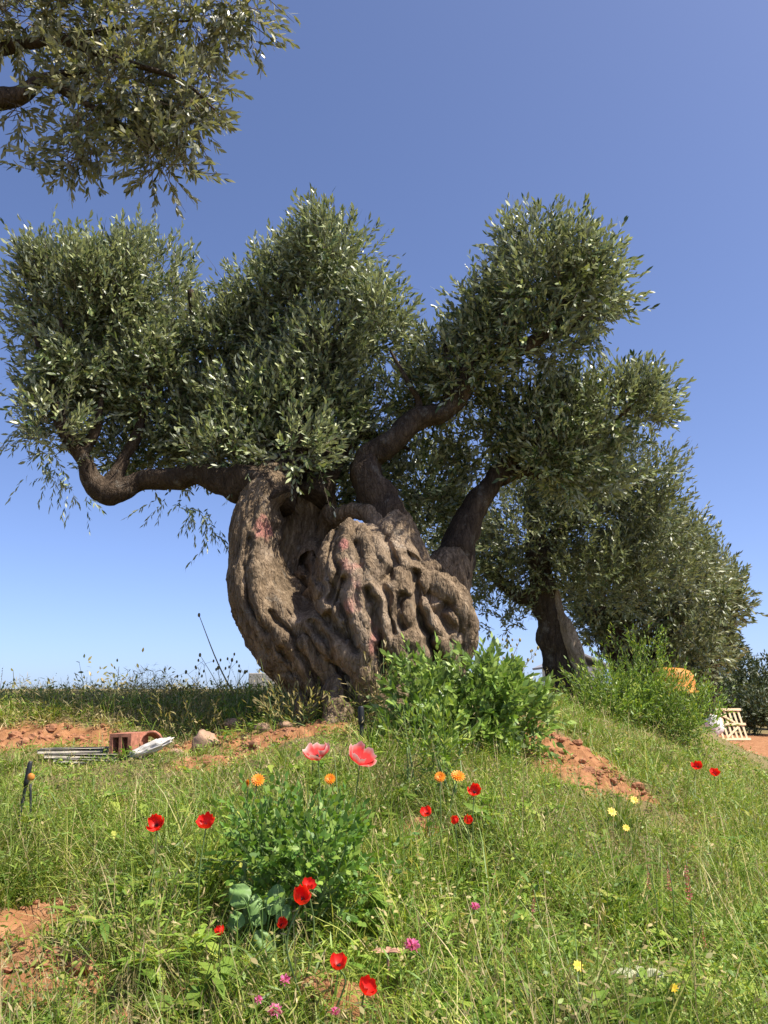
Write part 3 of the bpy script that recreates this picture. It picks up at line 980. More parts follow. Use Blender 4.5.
p4 = at(702, 690, Y4)
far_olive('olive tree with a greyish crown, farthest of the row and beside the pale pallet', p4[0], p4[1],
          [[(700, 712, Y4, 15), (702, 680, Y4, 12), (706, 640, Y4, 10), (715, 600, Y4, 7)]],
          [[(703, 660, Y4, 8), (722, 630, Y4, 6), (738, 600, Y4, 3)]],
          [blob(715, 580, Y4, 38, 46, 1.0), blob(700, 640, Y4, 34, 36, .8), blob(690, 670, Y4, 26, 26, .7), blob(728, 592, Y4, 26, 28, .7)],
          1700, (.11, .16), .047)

# overhead olive tree: its trunk stands out of frame to the left
root = thing('olive_tree', 'olive branches hanging in from above with sunlit silvery leaves against blue sky', 'tree', (-3.1, 3.3, gz(-3.1, 3.3)))
mb = MB()
b0 = np.array([-3.1, 3.3, gz(-3.1, 3.3) - .15])
tube(mb, [b0, b0 + (.05, 0, .7), b0 + (.2, -.02, 1.4), b0 + (.35, -.1, 2.0)], [.42, .30, .26, .22], 20, 8, rough=.25, freq=3, ridges=.12)
mb.build('trunk', M_limb, root)
YO = 3.1
top = b0 + (.35, -.1, 1.95)
for pts, rr_ in [([top, at(-150, 140, YO + .1), at(-40, 105, YO), at(18, 96, YO), at(45, 78, YO), at(90, 70, YO)], [.16, .10, .06, .042, .024, .010]),
                 ([top, at(-180, 100, YO + .1), at(-60, 60, YO), at(20, 45, YO), at(60, 38, YO), at(140, 25, YO), at(200, 20, YO)], [.15, .08, .04, .03, .018, .009, .004]),
                 ([at(45, 78, YO), at(80, 100, YO), at(120, 125, YO), at(160, 150, YO)], [.03, .018, .010, .005]),
                 ([at(60, 38, YO), at(120, 60, YO - .1), at(180, 80, YO - .1), at(215, 110, YO - .1)], [.028, .014, .009, .004])]:
    mb = MB()
    tube(mb, pts, rr_, 12, 8, rough=.18, freq=9, ridges=.07)
    mb.build('limb', M_limb, root)
ob = [blob(30, 25, YO, 55, 45, .25), blob(110, 30, YO, 62, 48, .3), blob(190, 20, YO, 60, 32, .25), blob(245, 16, YO, 36, 24, .2), blob(130, 95, YO, 62, 50, .28), blob(190, 125, YO, 34, 42, .2), blob(85, 100, YO, 40, 36, .2), blob(165, 165, YO, 40, 22, .16),
      blob(90, 140, YO, 22, 30, .14), blob(215, 95, YO, 20, 26, .14), blob(20, 110, YO, 16, 18, .1), blob(35, 165, YO, 5, 20, .05, 100), blob(75, 165, YO, 10, 14, .06, 160)]
ob = [(c_ + np.array([-.02, 0, .03]), tuple(np.array(r_) * .84), w_) for c_, r_, w_ in ob]
crown_mesh(ob, 1050, leaf=(.032, .052), wid=.0135, shoots=.0, lpt=12, twig_len=(.08, .18), clumps=9, up=.05, spread=.07, droop=.12, prof=(.15, .8, 1, .7, .05), shell=.3).build('crown', [M_olive_near, M_twig], root)

# ------------------------------------------------------------------ grass and weeds (nobody could count them)
def scatter(n, y0, y1, power=1.0, margin=0.9):
    """positions on the land the photo can see and a little beyond, denser near the camera"""
    u = rng.random(n)
    y = (y0 ** (1 - power) + u * (y1 ** (1 - power) - y0 ** (1 - power))) ** (1 / (1 - power)) if power != 1 else y0 * (y1 / y0) ** u
    x = (rng.random(n) * 2 - 1) * (y * .50 + margin)
    return x, y


def keep(x, y, k=1.0, pat=2.2, seed=1, lo=.15):
    b = bare(x, y)
    p = (vnoise(x, y, pat, seed) * .6 + vnoise(x, y, pat * 3.1, seed + 2) * .4)
    return (rng.random(len(x)) < np.clip((p - .25) * 2.2, lo, 1) * k) & (rng.random(len(x)) > b * 1.12) & ~((np.abs(x + .1) < .75) & (np.abs(y - 6.55) < .45))


SHORT = [(b_[0], b_[1] - .3, b_[2] * 1.5, b_[3] * 1.8, .8 * min(1, b_[4])) for b_ in BARE]
for (px_, py_, rx_, ry_, s_) in [(255, 945, .16, .28, .75), (338, 1000, .2, .25, .6), (303, 930, .12, .2, .5), (120, 770, .9, .7, .75), (215, 765, .5, .7, .7), (740, 752, 1.0, 3.0, .7), (641, 990, .2, .25, .6)]:
    g_ = ground_ray(px_, py_)
    SHORT.append((g_[0], g_[1], rx_, ry_, s_))


def shorten(x, y):
    m_ = np.zeros(len(x))
    for (cx, cy, rx, ry, s_) in SHORT:
        m_ = np.maximum(m_, s_ * np.exp(-.7 * (((x - cx) / rx) ** 2 + ((y - cy) / ry) ** 2)))
    return (1 - m_) * (1 - .3 * sst(5, 9, y))


gr = MB()
UPV = np.array([0, 0, 1.0])


def blades(n, y0, y1, lrange, wid, mat, lean=.35, pat=2.2, seed=1, bend=(.2, .7), power=1.6, lo=.15):
    x, y = scatter(n, y0, y1, power)
    k = keep(x, y, 1, pat, seed, lo)
    x, y = x[k], y[k]
    n = len(x)
    P = np.stack([x, y, hfull(x, y) - .01], -1)
    hd = rdir(n) * np.array([1, 1, 0])
    D = norm(UPV + hd * lean + rng.normal(size=(n, 3)) * .1)
    N = norm(hd * -1 + UPV * .4 + rng.normal(size=(n, 3)) * .5)
    tallness = .65 + .7 * vnoise(x, y, 1.3, seed + 5)
    L = rng.uniform(*lrange, n) * tallness * shorten(x, y)
    W = wid * rng.uniform(.6, 1.4, n) * np.maximum(1, y / 4.0) ** .75
    strips(gr, P, D, N, L, W, (1, .95, .7, .08), rng.uniform(*bend, n), norm(hd * .8 - UPV * .6), mat)
    return P, D, L, hd


blades(90000, 1.3, 16, (.12, .33), .0036, 0, .55, 2.2, 1)
blades(42000, 1.3, 16, (.06, .18), .0044, 0, .9, 3.0, 11, power=1.1, lo=.5)
blades(30000, 3, 16, (.12, .30), .0036, 0, .5, 2.0, 13, power=.9, lo=.4)
blades(14000, 1.3, 14, (.10, .28), .0028, 1, .7, 1.6, 21, lo=.05)
blades(15000, 1.2, 9, (.05, .16), .0038, 1, 1.8, 1.4, 23, bend=(0, .3), lo=.25)
x, y = scatter(26000, 2, 8, 1.0)
k_ = (x < -.15 * y + rng.normal(size=len(x)) * .35) & (rng.random(len(x)) < vnoise(x, y, 1.5, 37) * 1.1 - .1) & (bare(x, y) < .5)
x, y = x[k_], y[k_]
n = len(x)
hd = rdir(n) * np.array([1, 1, 0])
strips(gr, np.stack([x, y, hfull(x, y) - .01], -1), norm(UPV + hd * .6), norm(UPV * .4 - hd + rng.normal(size=(n, 3)) * .5), rng.uniform(.12, .32, n) * shorten(x, y), .0034 * np.maximum(1, y / 4), (1, .9, .6, .08), rng.uniform(.2, .7, n), norm(hd - UPV * .6), 1)
blades(9000, 1.5, 9, (.26, .50), .0034, 0, .28, 1.5, 43, (.1, .45), 1.3, .1)
blades(2000, 1.5, 9, (.28, .52), .0026, 1, .25, 1.3, 47, (.05, .3), 1.3, .05)
# oat-like stalks with drooping seed heads
P, D, L, hd = blades(3600, 1.6, 12, (.28, .50), .0028, 1, .25, 1.2, 31, (.1, .3), 1.3, .05)
for q in range(5):
    t = 1 - .07 * q
    tipp = P + D * (L * t)[:, None] + norm(hd * .8 - UPV * .6) * (.2 * L * t * t)[:, None]
    n = len(P)
    strips(gr, tipp, norm(hd * .5 + rng.normal(size=(n, 3)) * .4 - UPV * .7), rdir(n), rng.uniform(.014, .024, n), .0042 * np.maximum(1, P[:, 1] / 5), (.3, 1, .1), .1, mat=1)
x, y = scatter(620, 1.5, 13, 1.2)
k_ = (bare(x, y) < .25)
x, y = x[k_], y[k_]
nb = 46
tx, ty = np.repeat(x, nb), np.repeat(y, nb)
n = len(tx)
off_ = rng.normal(size=(n, 2)) * .035
tx, ty = tx + off_[:, 0], ty + off_[:, 1]
P = np.stack([tx, ty, hfull(tx, ty) - .01], -1)
hd = norm(np.concatenate([off_, np.zeros((n, 1))], 1) + rng.normal(size=(n, 3)) * np.array([.02, .02, 0]))
L = rng.uniform(.16, .36, n) * shorten(tx, ty) * np.repeat(rng.uniform(.6, 1.25, len(x)), nb)
strips(gr, P, norm(UPV + hd * rng.uniform(.1, .7, n)[:, None]), norm(UPV * .5 - hd + rng.normal(size=(n, 3)) * .4), L, .0052 * rng.uniform(.6, 1.3, n) * np.maximum(1, ty / 4.5) ** .7, (1, .95, .7, .08), rng.uniform(.3, .9, n), norm(hd * .8 - UPV * .7), 0)
gr.build('grass', [M_grass, M_straw])
tag(bpy.data.objects['grass'], 'long green and straw coloured grass growing over the slope', 'grass', kind='stuff')

wd = MB()


def forbs(n, y0, y1, hgt, leaf, nl, mat, pat, seed, rad=.05, power=1.5, lo=.1, wid=.5, prof=(.2, 1, .85, .1)):
    x, y = scatter(n, y0, y1, power)
    k = keep(x, y, 1, pat, seed, lo)
    x, y = x[k], y[k]
    n = len(x)
    P = np.stack([x, y, hfull(x, y)], -1)
    H = rng.uniform(*hgt, n) * (.5 + vnoise(x, y, 1.1, seed + 3)) * shorten(x, y)
    lean = rng.normal(size=(n, 3)) * np.array([.35, .35, 0])
    D = norm(UPV + lean)
    sz = np.maximum(1, y / 4.5) ** .7
    strips(wd, P, D, rdir(n), H, .003 * sz, (1, .8, .5), .1, mat=mat)
    for q in range(nl):
        t = rng.uniform(.15, 1.05, n)
        hd = norm(rdir(n) * np.array([1, 1, .25]))
        b_ = P + D * (H * t)[:, None] + hd * (rad * rng.random(n) * sz)[:, None]
        LL = rng.uniform(*leaf, n) * sz
        strips(wd, b_, norm(hd + UPV * rng.uniform(-.2, .8, n)[:, None]), norm(UPV + rng.normal(size=(n, 3)) * .5), LL, LL * wid, prof, .2, mat=mat)


forbs(7500, 1.35, 12, (.08, .26), (.010, .022), 14, 0, 1.7, 41, wid=.42)
forbs(5200, 1.35, 13, (.05, .16), (.008, .017), 14, 0, 2.6, 51, .06, wid=.6)
forbs(5000, 3.5, 15, (.08, .24), (.010, .02), 12, 0, 2.0, 57, .06, wid=.45, power=.9)
forbs(2600, 1.35, 11, (.15, .32), (.025, .05), 12, 0, 1.2, 61, .02, wid=.12)
forbs(1300, 1.5, 10, (.12, .28), (.014, .026), 9, 1, 1.0, 71, .03, lo=.02)
x, y = scatter(520, 1.5, 11, 1.2)
k_ = (bare(x, y) < .3) & ~((np.abs(x + .1) < .75) & (np.abs(y - 6.55) < .45))
x, y = x[k_], y[k_]
P0 = np.stack([x, y, hfull(x, y) + rng.uniform(.02, .16, len(x)) * shorten(x, y)], -1)
sz = rng.uniform(.5, 1.15, len(x))
for q in range(11):
    n = len(x)
    hd = norm(rdir(n) * np.array([1, 1, .1]))
    LL = rng.uniform(.05, .10, n) * sz
    strips(wd, P0 + rng.normal(size=(n, 3)) * .012, norm(hd + UPV * rng.uniform(.1, 1.0, n)[:, None]), norm(UPV - hd * .5 + rng.normal(size=(n, 3)) * .25), LL, LL * rng.uniform(.26, .42, n), (.25, .6, 1, .8, .15), .45, mat=0, cup=.25)
wd.build('ground_weeds', [M_forb, M_drybush])
tag(bpy.data.objects['ground_weeds'], 'small leafy green weeds mixed through the grass on the slope', 'weeds', kind='stuff')

# overgrown ridge at the left: dense rough weeds
rg = MB()


def weedmass(mb, x, y, hgt, leaf, nl, mats, wid=.35, rad=.08, stalk=.006, hscale=1.0):
    n = len(x)
    P = np.stack([x, y, hfull(x, y)], -1)
    H = rng.uniform(*hgt, n) * hscale
    D = norm(UPV + rng.normal(size=(n, 3)) * np.array([.22, .22, 0]))
    strips(mb, P, D, rdir(n), H, stalk, (1, .8, .4), .1, mat=mats[-1])
    for q in range(nl):
        t = rng.uniform(.2, 1.0, n)
        hd = norm(rdir(n) * np.array([1, 1, .5]))
        b_ = P + D * (H * t)[:, None] + hd * (rad * rng.random(n))[:, None]
        LL = rng.uniform(*leaf, n)
        strips(mb, b_, norm(hd + UPV * rng.uniform(-.1, .9, n)[:, None]), norm(UPV + rng.normal(size=(n, 3)) * .6), LL, LL * wid, (.2, 1, .85, .1), .2, mat=mats[q % len(mats)])


n = 4400
x = rng.uniform(-7.5, -.7, n)
y = 6.62 + rng.random(n) ** 1.2 * 2.9 + .12 * np.sin(x * 3.1)
k_ = (rng.random(n) < .25 + 1.1 * vnoise(x, y, 1.1, 81)) & (rng.random(n) > bare(x, y))
x, y = x[k_], y[k_]
kind_ = vnoise(x, y, .75, 83) + rng.normal(size=len(x)) * .08
tall = (.55 + .9 * vnoise(x, x * 0 + 3, 1.6, 85)) * (1 - .5 * sst(-2.3, -1.5, x))
ramp_ = .35 + .7 * sst(6.5, 7.9, y)
for lo_, hi_, sel, mm, nl_, lf_, wd_ in ((.10, .26, kind_ < .30, (1, 2, 1), 16, (.02, .05), .3), (.08, .22, (kind_ >= .30) & (kind_ < .50), (1, 2, 1), 14, (.03, .07), .14),
                                         (.14, .30, (kind_ >= .50) & (kind_ < .60), (0, 1, 1), 16, (.02, .045), .4), (.12, .34, kind_ >= .60, (2, 1, 2), 12, (.04, .09), .09)):
    for q_ in range(2):
        s2 = sel & ((tall > 1.0) == bool(q_))
        f_ = (1.15 if q_ else .7) * (1 - .35 * sst(-2.2, -1.3, float(np.mean(x[s2]) if s2.any() else -4)))
        weedmass(rg, x[s2], y[s2], (lo_ * f_, hi_ * f_), lf_, nl_, mm, wid=wd_, rad=.07, stalk=.004, hscale=ramp_[s2])
rg2 = MB()
n = 900
x = rng.uniform(-26, 4, n)
y = rng.uniform(26, 38, n)
hh = vnoise(x, y * 0, .22, 91) * .8 + vnoise(x, y * 0, .9, 92) * .4
for q_ in range(3):
    s2 = (rng.integers(0, 3, n) == q_)
    weedmass(rg2, x[s2], y[s2], (.45 + .4 * q_, .95 + .5 * q_), (.10, .20), 16, (0, 1, 0), wid=.4, rad=.45, stalk=.03) if q_ < 2 else weedmass(rg2, x[s2 & (hh > .62)], y[s2 & (hh > .62)], (1.2, 2.0), (.12, .22), 26, (0, 0, 1), wid=.4, rad=.6, stalk=.04)
rg2.build('far_scrub', [M_drybush, M_dark])
tag(bpy.data.objects['far_scrub'], 'low dry scrub along the horizon beyond the left ridge', 'scrub', kind='stuff')
rg.build('ridge_weeds', [M_forb, M_drybush, M_straw])
tag(bpy.data.objects['ridge_weeds'], 'rough half dry weeds growing thickly along the left ridge', 'weeds', kind='stuff')

cl = MB()
for (cx, cy, rx, ry, s_) in BARE[:-2]:
    for _k in range(int(60 * min(1.2, s_) * max(.3, (rx * ry / .1) ** .5))):
        qx, qy = cx + rng.normal() * rx * .7, cy + rng.normal() * ry * .7
        if bare(np.array([qx]), np.array([qy]))[0] < .35:
            continue
        r_ = min(.035, .006 + rng.exponential(.007)) * max(1, cy / 4.5)
        ellipsoid(cl, (qx, qy, gz(qx, qy) + r_ * .2), (r_ * rng.uniform(.8, 1.4), r_, r_ * .75), 8, 5, jitter=.45)
tag(cl.build('soil_clods', m_soil, smooth=False), 'loose clods of red earth scattered over the bare patches', 'soil clods', kind='stuff')

# ------------------------------------------------------------------ leafy shrub in front of the trunk
def shrub_thing(name, label, cat, blobs, n, leaf, wid, mat, group=None, lpt=9, twig=(.15, .3), up=.9, base=None, spread=.1, clumps=14, stems=8, prof=(.15, .85, 1, .6, .05), droop=0., shell=.3):
    c0 = np.mean([b[0] for b in blobs], axis=0)
    bx, by = (c0[0], c0[1]) if base is None else base
    z0 = gz(bx, by)
    root = thing(name, label, cat, (bx, by, z0), group)
    fm = crown_mesh(blobs, n, leaf=leaf, wid=wid, lpt=lpt, twig_len=twig, clumps=clumps, up=up, spread=spread, prof=prof, droop=droop, shell=shell)
    # drop anything below the soil
    fm.build('foliage', [mat, M_stem], root)
    sm = MB()
    for i in range(stems):
        b = blobs[i % len(blobs)]
        e = b[0] + rng.normal(size=3) * np.array(b[1]) * .35
        s0 = np.array([bx + rng.normal() * .08, by + rng.normal() * .06, z0 - .03])
        midp = (s0 + e) / 2 + rng.normal(size=3) * .04
        tube(sm, [s0, midp, e], [.012, .009, .004], 6, 4)
    sm.build('stem', M_stem, root)
    return root


YS = 5.45
shrub_thing('green_shrub', 'bushy bright green shrub with pointed glossy leaves at the foot of the old trunk', 'shrub',
            [blob(432, 716, YS, 36, 34, .3), blob(472, 704, YS, 42, 32, .32), blob(505, 716, YS, 32, 30, .3), blob(460, 738, YS - .1, 56, 20, .3), blob(486, 680, YS, 22, 16, .2), blob(412, 694, YS + .05, 18, 24, .2), blob(526, 724, YS, 14, 20, .2)],
            720, (.042, .072), .025, M_shrub, lpt=10, clumps=11, spread=.09, up=.55, twig=(.10, .22), base=(at(470, 745, YS)[0], YS))

# weeds heaped on the mound in front of the third olive
for i, (a, b, Y, rx, ry, lab) in enumerate([
        (636, 682, 9.8, 36, 36, 'tall bright green weed bush under the orange tub'),
        (676, 706, 9.6, 30, 24, 'low spreading weed bush on the right flank of the mound'),
        (600, 700, 9.4, 34, 22, 'small grey green weed clump at the foot of the forked olive trunk')]):
    shrub_thing('weed_bush', lab, 'weed bush', [blob(a, b, Y, rx, ry, .45), blob(a - rx * .4, b + ry * .5, Y - .1, rx * .8, ry * .7, .4), blob(a + rx * .5, b + ry * .45, Y - .1, rx * .7, ry * .7, .4), blob(a, b + ry, Y - .15, rx, ry * .6, .4)],
                480, (.03, .065), .014, M_forb, 'weed bushes on the mound', lpt=10, clumps=16, spread=.12, base=(at(a, b, Y)[0], Y), stems=6)

# leafy clump in the foreground
YM = 2.72
shrub_thing('mallow_plant', 'dense green leafy plant behind the pair of overlapping red poppies', 'plant',
            [blob(281, 841, YM, 38, 21, .16), blob(317, 853, YM - .05, 33, 28, .16), blob(266, 865, YM, 28, 28, .14), blob(328, 890, YM - .1, 28, 28, .12), blob(298, 881, YM, 33, 28, .14), blob(262, 851, YM, 15, 16, .1), blob(341, 868, YM, 15, 25, .1)],
            250, (.017, .034), .0145, M_mallow, lpt=10, twig=(.06, .17), clumps=9, spread=.06, base=(at(290, 930, YM)[0], YM), prof=(.3, 1, .9, .15), stems=12)
g = gpt(430, 800)
shrub_thing('weed_plant', 'leafy light green weed with upright shoots beside the two orange marigolds on the right', 'plant',
            [blob(420, 745, 4.2, 26, 22, .12), blob(445, 760, 4.1, 20, 20, .1)], 60, (.03, .06), .012, M_forb, lpt=9, twig=(.1, .2), clumps=7, spread=.05, base=(at(430, 790, 4.15)[0], 4.15), stems=5)
gq = gpt(766, 850)
shrub_thing('weed_plant', 'yellowish green leafy weed cut by the right edge of the picture', 'plant',
            [blob(765, 845, gq[1], 14, 24, .1), blob(775, 870, gq[1], 14, 14, .1)], 46, (.03, .06), .013, leaf_mat('yellow_green_leaf', [(0, (.22, .27, .03)), (1, (.38, .38, .06))], trans=.3), lpt=9, twig=(.08, .16), clumps=6, spread=.05, base=(gq[0], gq[1]), stems=5)

# plant with big round waxy leaves
gl = gpt(262, 955)
root = thing('round_leaf_plant', 'plant with a few big round pale green leaves in front of the dense leafy plant', 'plant', gl)
YR = gl[1] - .02
for (a, b, w_, h_, tilt, roll) in [(240, 896, 21, 22, 30, -50), (275, 900, 19, 26, 18, 15), (258, 918, 17, 18, 40, 5), (236, 922, 17, 18, 35, -25), (262, 948, 22, 30, 10, -15), (283, 915, 12, 18, 30, 30), (255, 905, 20, 12, 40, -75)]:
    c = at(a, b, YR - rng.uniform(0, .07))
    mbl = MB()
    s_ = PX * YR
    nU, nV = 11, 9
    VV = []
    for i in range(nU):
        t = i / (nU - 1)
        wv = math.sin(math.pi * (t * .94 + .03)) ** .55
        for j in range(nV):
            v = j / (nV - 1) * 2 - 1
            xx = v * wv * w_ / 2 * s_
            zz = (t - .5) * h_ * s_
            yy = -.012 * (1 - v * v) * wv + .006 * math.sin(t * 9 + v * 5) - .02 * (t - .5) ** 2
            VV.append((xx, yy, zz))
    VV = np.array(VV) @ rotm(0, roll, 0).T @ rotm(-tilt, 0, rng.uniform(-25, 25)).T + c
    ix = np.arange(nU * nV).reshape(nU, nV)
    mbl.add(VV, np.stack([ix[:-1, :-1], ix[:-1, 1:], ix[1:, 1:], ix[1:, :-1]], -1).reshape(-1, 4))
    tube(mbl, [gl, (gl + VV[nV // 2]) / 2 + (0, 0, -.01), VV[nV // 2], VV[nV // 2 + nV * 4] + (0, .003, 0)], [.003, .0026, .002, .0012], 6, 3)
    mbl.build('leaf', M_round, root)
yl = MB()
c = at(289, 952, YR - .05)
strips(yl, np.array([c]), np.array([[.1, -.2, -.9]]), np.array([[0, -1., .2]]), .05, .018, (.3, 1, .9, .2), .2, cup=.4)
yl.build('withered_leaf', M_yellow, root)

# pale dry leaves lying in the grass
for (a, b, lab, mt, sc_) in [(641, 972, 'pale curled dry leaf rosette in the grass at lower right', plain('dry_leaf', (.36, .36, .22), .7), .75),
                         (388, 958, 'small curled reddish dry leaf beside the purplish pink flower', plain('reddish_leaf', (.40, .22, .14), .7), .4)]:
    g = gpt(a, b, .10)
    g[2] += .02
    mbp = MB()
    n = 5
    an = np.array([0.2, 1.5, 2.9, 4.1, 5.3])
    D = np.stack([np.cos(an), np.sin(an) * .6, np.full(n, .45)], -1)
    strips(mbp, np.repeat((g + (0, 0, .07))[None], n, 0), D, np.tile([0, -.5, 1.0], (n, 1)), np.array([.09, .07, .10, .08, .085]) * sc_, .034 * sc_, (.2, .7, 1, .8, .1), .5, cup=.5)
    tube(mbp, [g - (0, 0, .03), g + (0, 0, .07)], [.003, .003], 6, 2)
    tag(mbp.build('dry_leaf', mt), lab, 'leaf')


# ------------------------------------------------------------------ flowers
def petal_mesh(name, mat, wide=1.0, curl=.35, nU=8, nV=13, seed=0):
    """poppy petal of unit length growing along +X, cupped towards +Z"""
    VV, E = [], []
    r = random.Random(seed)
    ph = r.uniform(0, 6)
    for i in range(nU):
        t = i / (nU - 1)
        for j in range(nV):
            v = j / (nV - 1) * 2 - 1
            ang = v * 1.02 * wide
            rr = t * (1 - .08 * abs(v) ** 3) * (1 + (.035 * math.sin(v * 7 + ph) + .015 * math.sin(v * 17 + 2 * ph)) * t)
            cup = curl * 1.25 * t
            z = rr * math.sin(cup) * (.8 + .06 * (seed % 4)) + .07 * math.sin(v * 6 + ph) * t * t + .035 * math.sin(v * 15 + 3 * ph) * t ** 1.5 - .05 * v * t
            VV.append((rr * math.cos(cup) * math.cos(ang), rr * math.cos(cup) * math.sin(ang), z))
            E.append(t ** 1.6)
    mb_ = MB()
    ix = np.arange(nU * nV).reshape(nU, nV)
    mb_.add(np.array(VV), np.stack([ix[:-1, :-1], ix[1:, :-1], ix[1:, 1:], ix[:-1, 1:]], -1).reshape(-1, 4))
    me = mb_.mesh(name, mat)
    a_ = me.attributes.new('edge', 'FLOAT', 'POINT')
    a_.data.foreach_set('value', np.array(E, np.float32))
    return me


PET = {}
for key, mat, curl in (('open', M_red, .55), ('cup', M_red, .75), ('pale', M_rimlit, .42)):
    PET[key] = [petal_mesh('petal', mat, 1.0, curl + .1 * i, seed=i) for i in range(4)]
hm = MB()
ellipsoid(hm, (0, 0, .16), (.09, .09, .11), 10, 6)
for i in range(14):
    a = i * 2.4
    tube(hm, [(0, 0, .05), (.22 * math.cos(a), .22 * math.sin(a), .24)], [.012, .022], 5, 1)
HEART = hm.mesh('flower_centre', M_black)


def child(name, data, parent, loc, rot, scale):
    o = bpy.data.objects.new(name, data)
    COL.objects.link(o)
    o.parent = parent
    o.matrix_local = Matrix.LocRotScale(Vector(loc), rot, Vector((scale,) * 3))
    return o


def stem_to(root, head, rad=.0022, mat=M_stem):
    g_ = np.array(root.location)
    mid = (g_ + head) / 2 + np.array([rng.normal() * .018, rng.normal() * .018, .02])
    sm = MB()
    tube(sm, [g_ - (0, 0, .02), mid, head], [rad * 1.2, rad, rad * .9], 6, 6)
    return sm.build('stem', mat, root)


def face_rot(pitch, yaw, spin):
    # flower axis tilted from straight up towards the camera (-Y) by pitch, then turned by yaw
    return (Matrix.Rotation(R(yaw), 3, 'Z') @ Matrix.Rotation(R(pitch), 3, 'X') @ Matrix.Rotation(R(spin), 3, 'Z')).to_quaternion()


poppies = [  # px, py, diameter px, stem length, kind, pitch, yaw, label
    (318, 758, 27, .42, 'pale', 48, -12, 'pinkish red poppy with petal edges painted sunlit, left one of the tall pair below the trunk'),
    (360, 763, 28, .42, 'pale', 52, 25, 'pinkish red poppy with petal edges painted sunlit, right one of the tall pair below the trunk'),
    (157, 826, 18, .33, 'open', 80, -5, 'round red poppy facing forward, left one of a level pair in the left grass'),
    (206, 827, 19, .33, 'open', 35, 10, 'red poppy seen half from the side, right of a level pair at left'),
    (308, 888, 15, .30, 'open', 55, 20, 'red poppy just above and behind the biggest red poppy'),
    (302, 901, 24, .28, 'cup', 62, -8, 'large red cup shaped poppy in front of the dense leafy plant'),
    (282, 926, 15, .20, 'cup', 60, 10, 'small red poppy right of the big round leaves'),
    (221, 934, 13, .18, 'cup', 50, -30, 'small crimson poppy left of the big round leaves'),
    (338, 967, 19, .16, 'open', 50, 15, 'red poppy over bare earth near the bottom, upper one of two'),
    (365, 991, 19, .15, 'open', 55, 30, 'red poppy over bare earth near the bottom, lower one of two'),
    (474, 793, 14, .30, 'open', 75, 10, 'red poppy just below and right of the two orange marigolds'),
    (427, 815, 13, .26, 'open', 60, -10, 'red poppy left of the close pair of small poppies'),
    (455, 823, 11, .26, 'cup', 60, -20, 'small dark red poppy, left of the close pair'),
    (467, 823, 12, .26, 'cup', 55, 20, 'small dark red poppy, right of the close pair'),
    (697, 768, 11, .26, 'open', 60, -10, 'distant red poppy on the right slope, left one of two'),
    (714, 775, 10, .24, 'open', 60, 15, 'distant red poppy on the right slope, right one of two'),
]
for i, (a, b, dia, ln, kd, pit, yaw, lab) in enumerate(poppies):
    g = gpt(a, b, ln)
    Yp = g[1]
    head = at(a, b, Yp)
    base_ = np.array([g[0] + rng.normal() * .02, Yp + .03, 0])
    base_[2] = gz(base_[0], base_[1])
    root = thing('poppy', lab, 'poppy', base_, 'red poppies scattered over the slope')
    stem_to(root, head)
    sz = dia * PX * Yp * .66
    loc = head - base_
    spin0 = rng.uniform(0, 90)
    pit = pit * .55 + 4
    for k in range(4):
        q = face_rot(pit, yaw, spin0 + k * 90 + rng.normal() * 6)
        up_ = face_rot(pit, yaw, 0) @ Vector((0, 0, .02 * sz * (k % 2)))
        child('petal', PET[kd][(k + i) % 4], root, Vector(loc) + up_, q, sz * rng.uniform(.93, 1.07))
    child('flower_centre', HEART, root, loc, face_rot(pit, yaw, 0), sz * .8)

mg = MB()
for ring, (nn, zz, sc_) in enumerate(((16, .0, 1.0), (13, .06, .8), (9, .12, .55))):
    an = np.arange(nn) * 2 * math.pi / nn + ring * .2
    D = np.stack([np.cos(an), np.sin(an), np.full(nn, .18 + .25 * ring)], -1)
    strips(mg, D * np.array([.12, .12, 0]) + (0, 0, zz), D, np.tile([0, 0, 1.0], (nn, 1)), .85 * sc_, .28, (.6, 1, .95, .45), .1)
MGP = mg.mesh('petals', M_orange)
mh = MB()
ellipsoid(mh, (0, 0, .1), (.26, .26, .16), 12, 6, jitter=.1)
MGC = mh.mesh('flower_centre', M_ocentre)
for (a, b, dia, ln, pit, yaw, lab) in [
        (258, 780, 13, .38, 55, 10, 'orange marigold left of the leafy plant below the trunk, the more open of two touching'),
        (248, 783, 8, .37, 85, -60, 'half closed orange marigold touching the more open one at left'),
        (330, 779, 11, .33, 60, -5, 'orange marigold just under the tall pair of pinkish red poppies'),
        (440, 777, 11, .33, 60, -10, 'smaller orange marigold, left of the two in the middle of the slope'),
        (458, 776, 14, .33, 40, 10, 'bigger orange marigold, right of the two in the middle of the slope')]:
    g = gpt(a, b, ln)
    head = at(a, b, g[1])
    base_ = np.array([g[0], g[1] + .02, gz(g[0], g[1] + .02)])
    root = thing('marigold', lab, 'marigold', base_, 'orange marigolds on the slope')
    stem_to(root, head)
    sz = dia * PX * g[1] * .52
    child('petals', MGP, root, head - base_, face_rot(pit, yaw, 0), sz)
    child('flower_centre', MGC, root, head - base_, face_rot(pit, yaw, 0), sz)

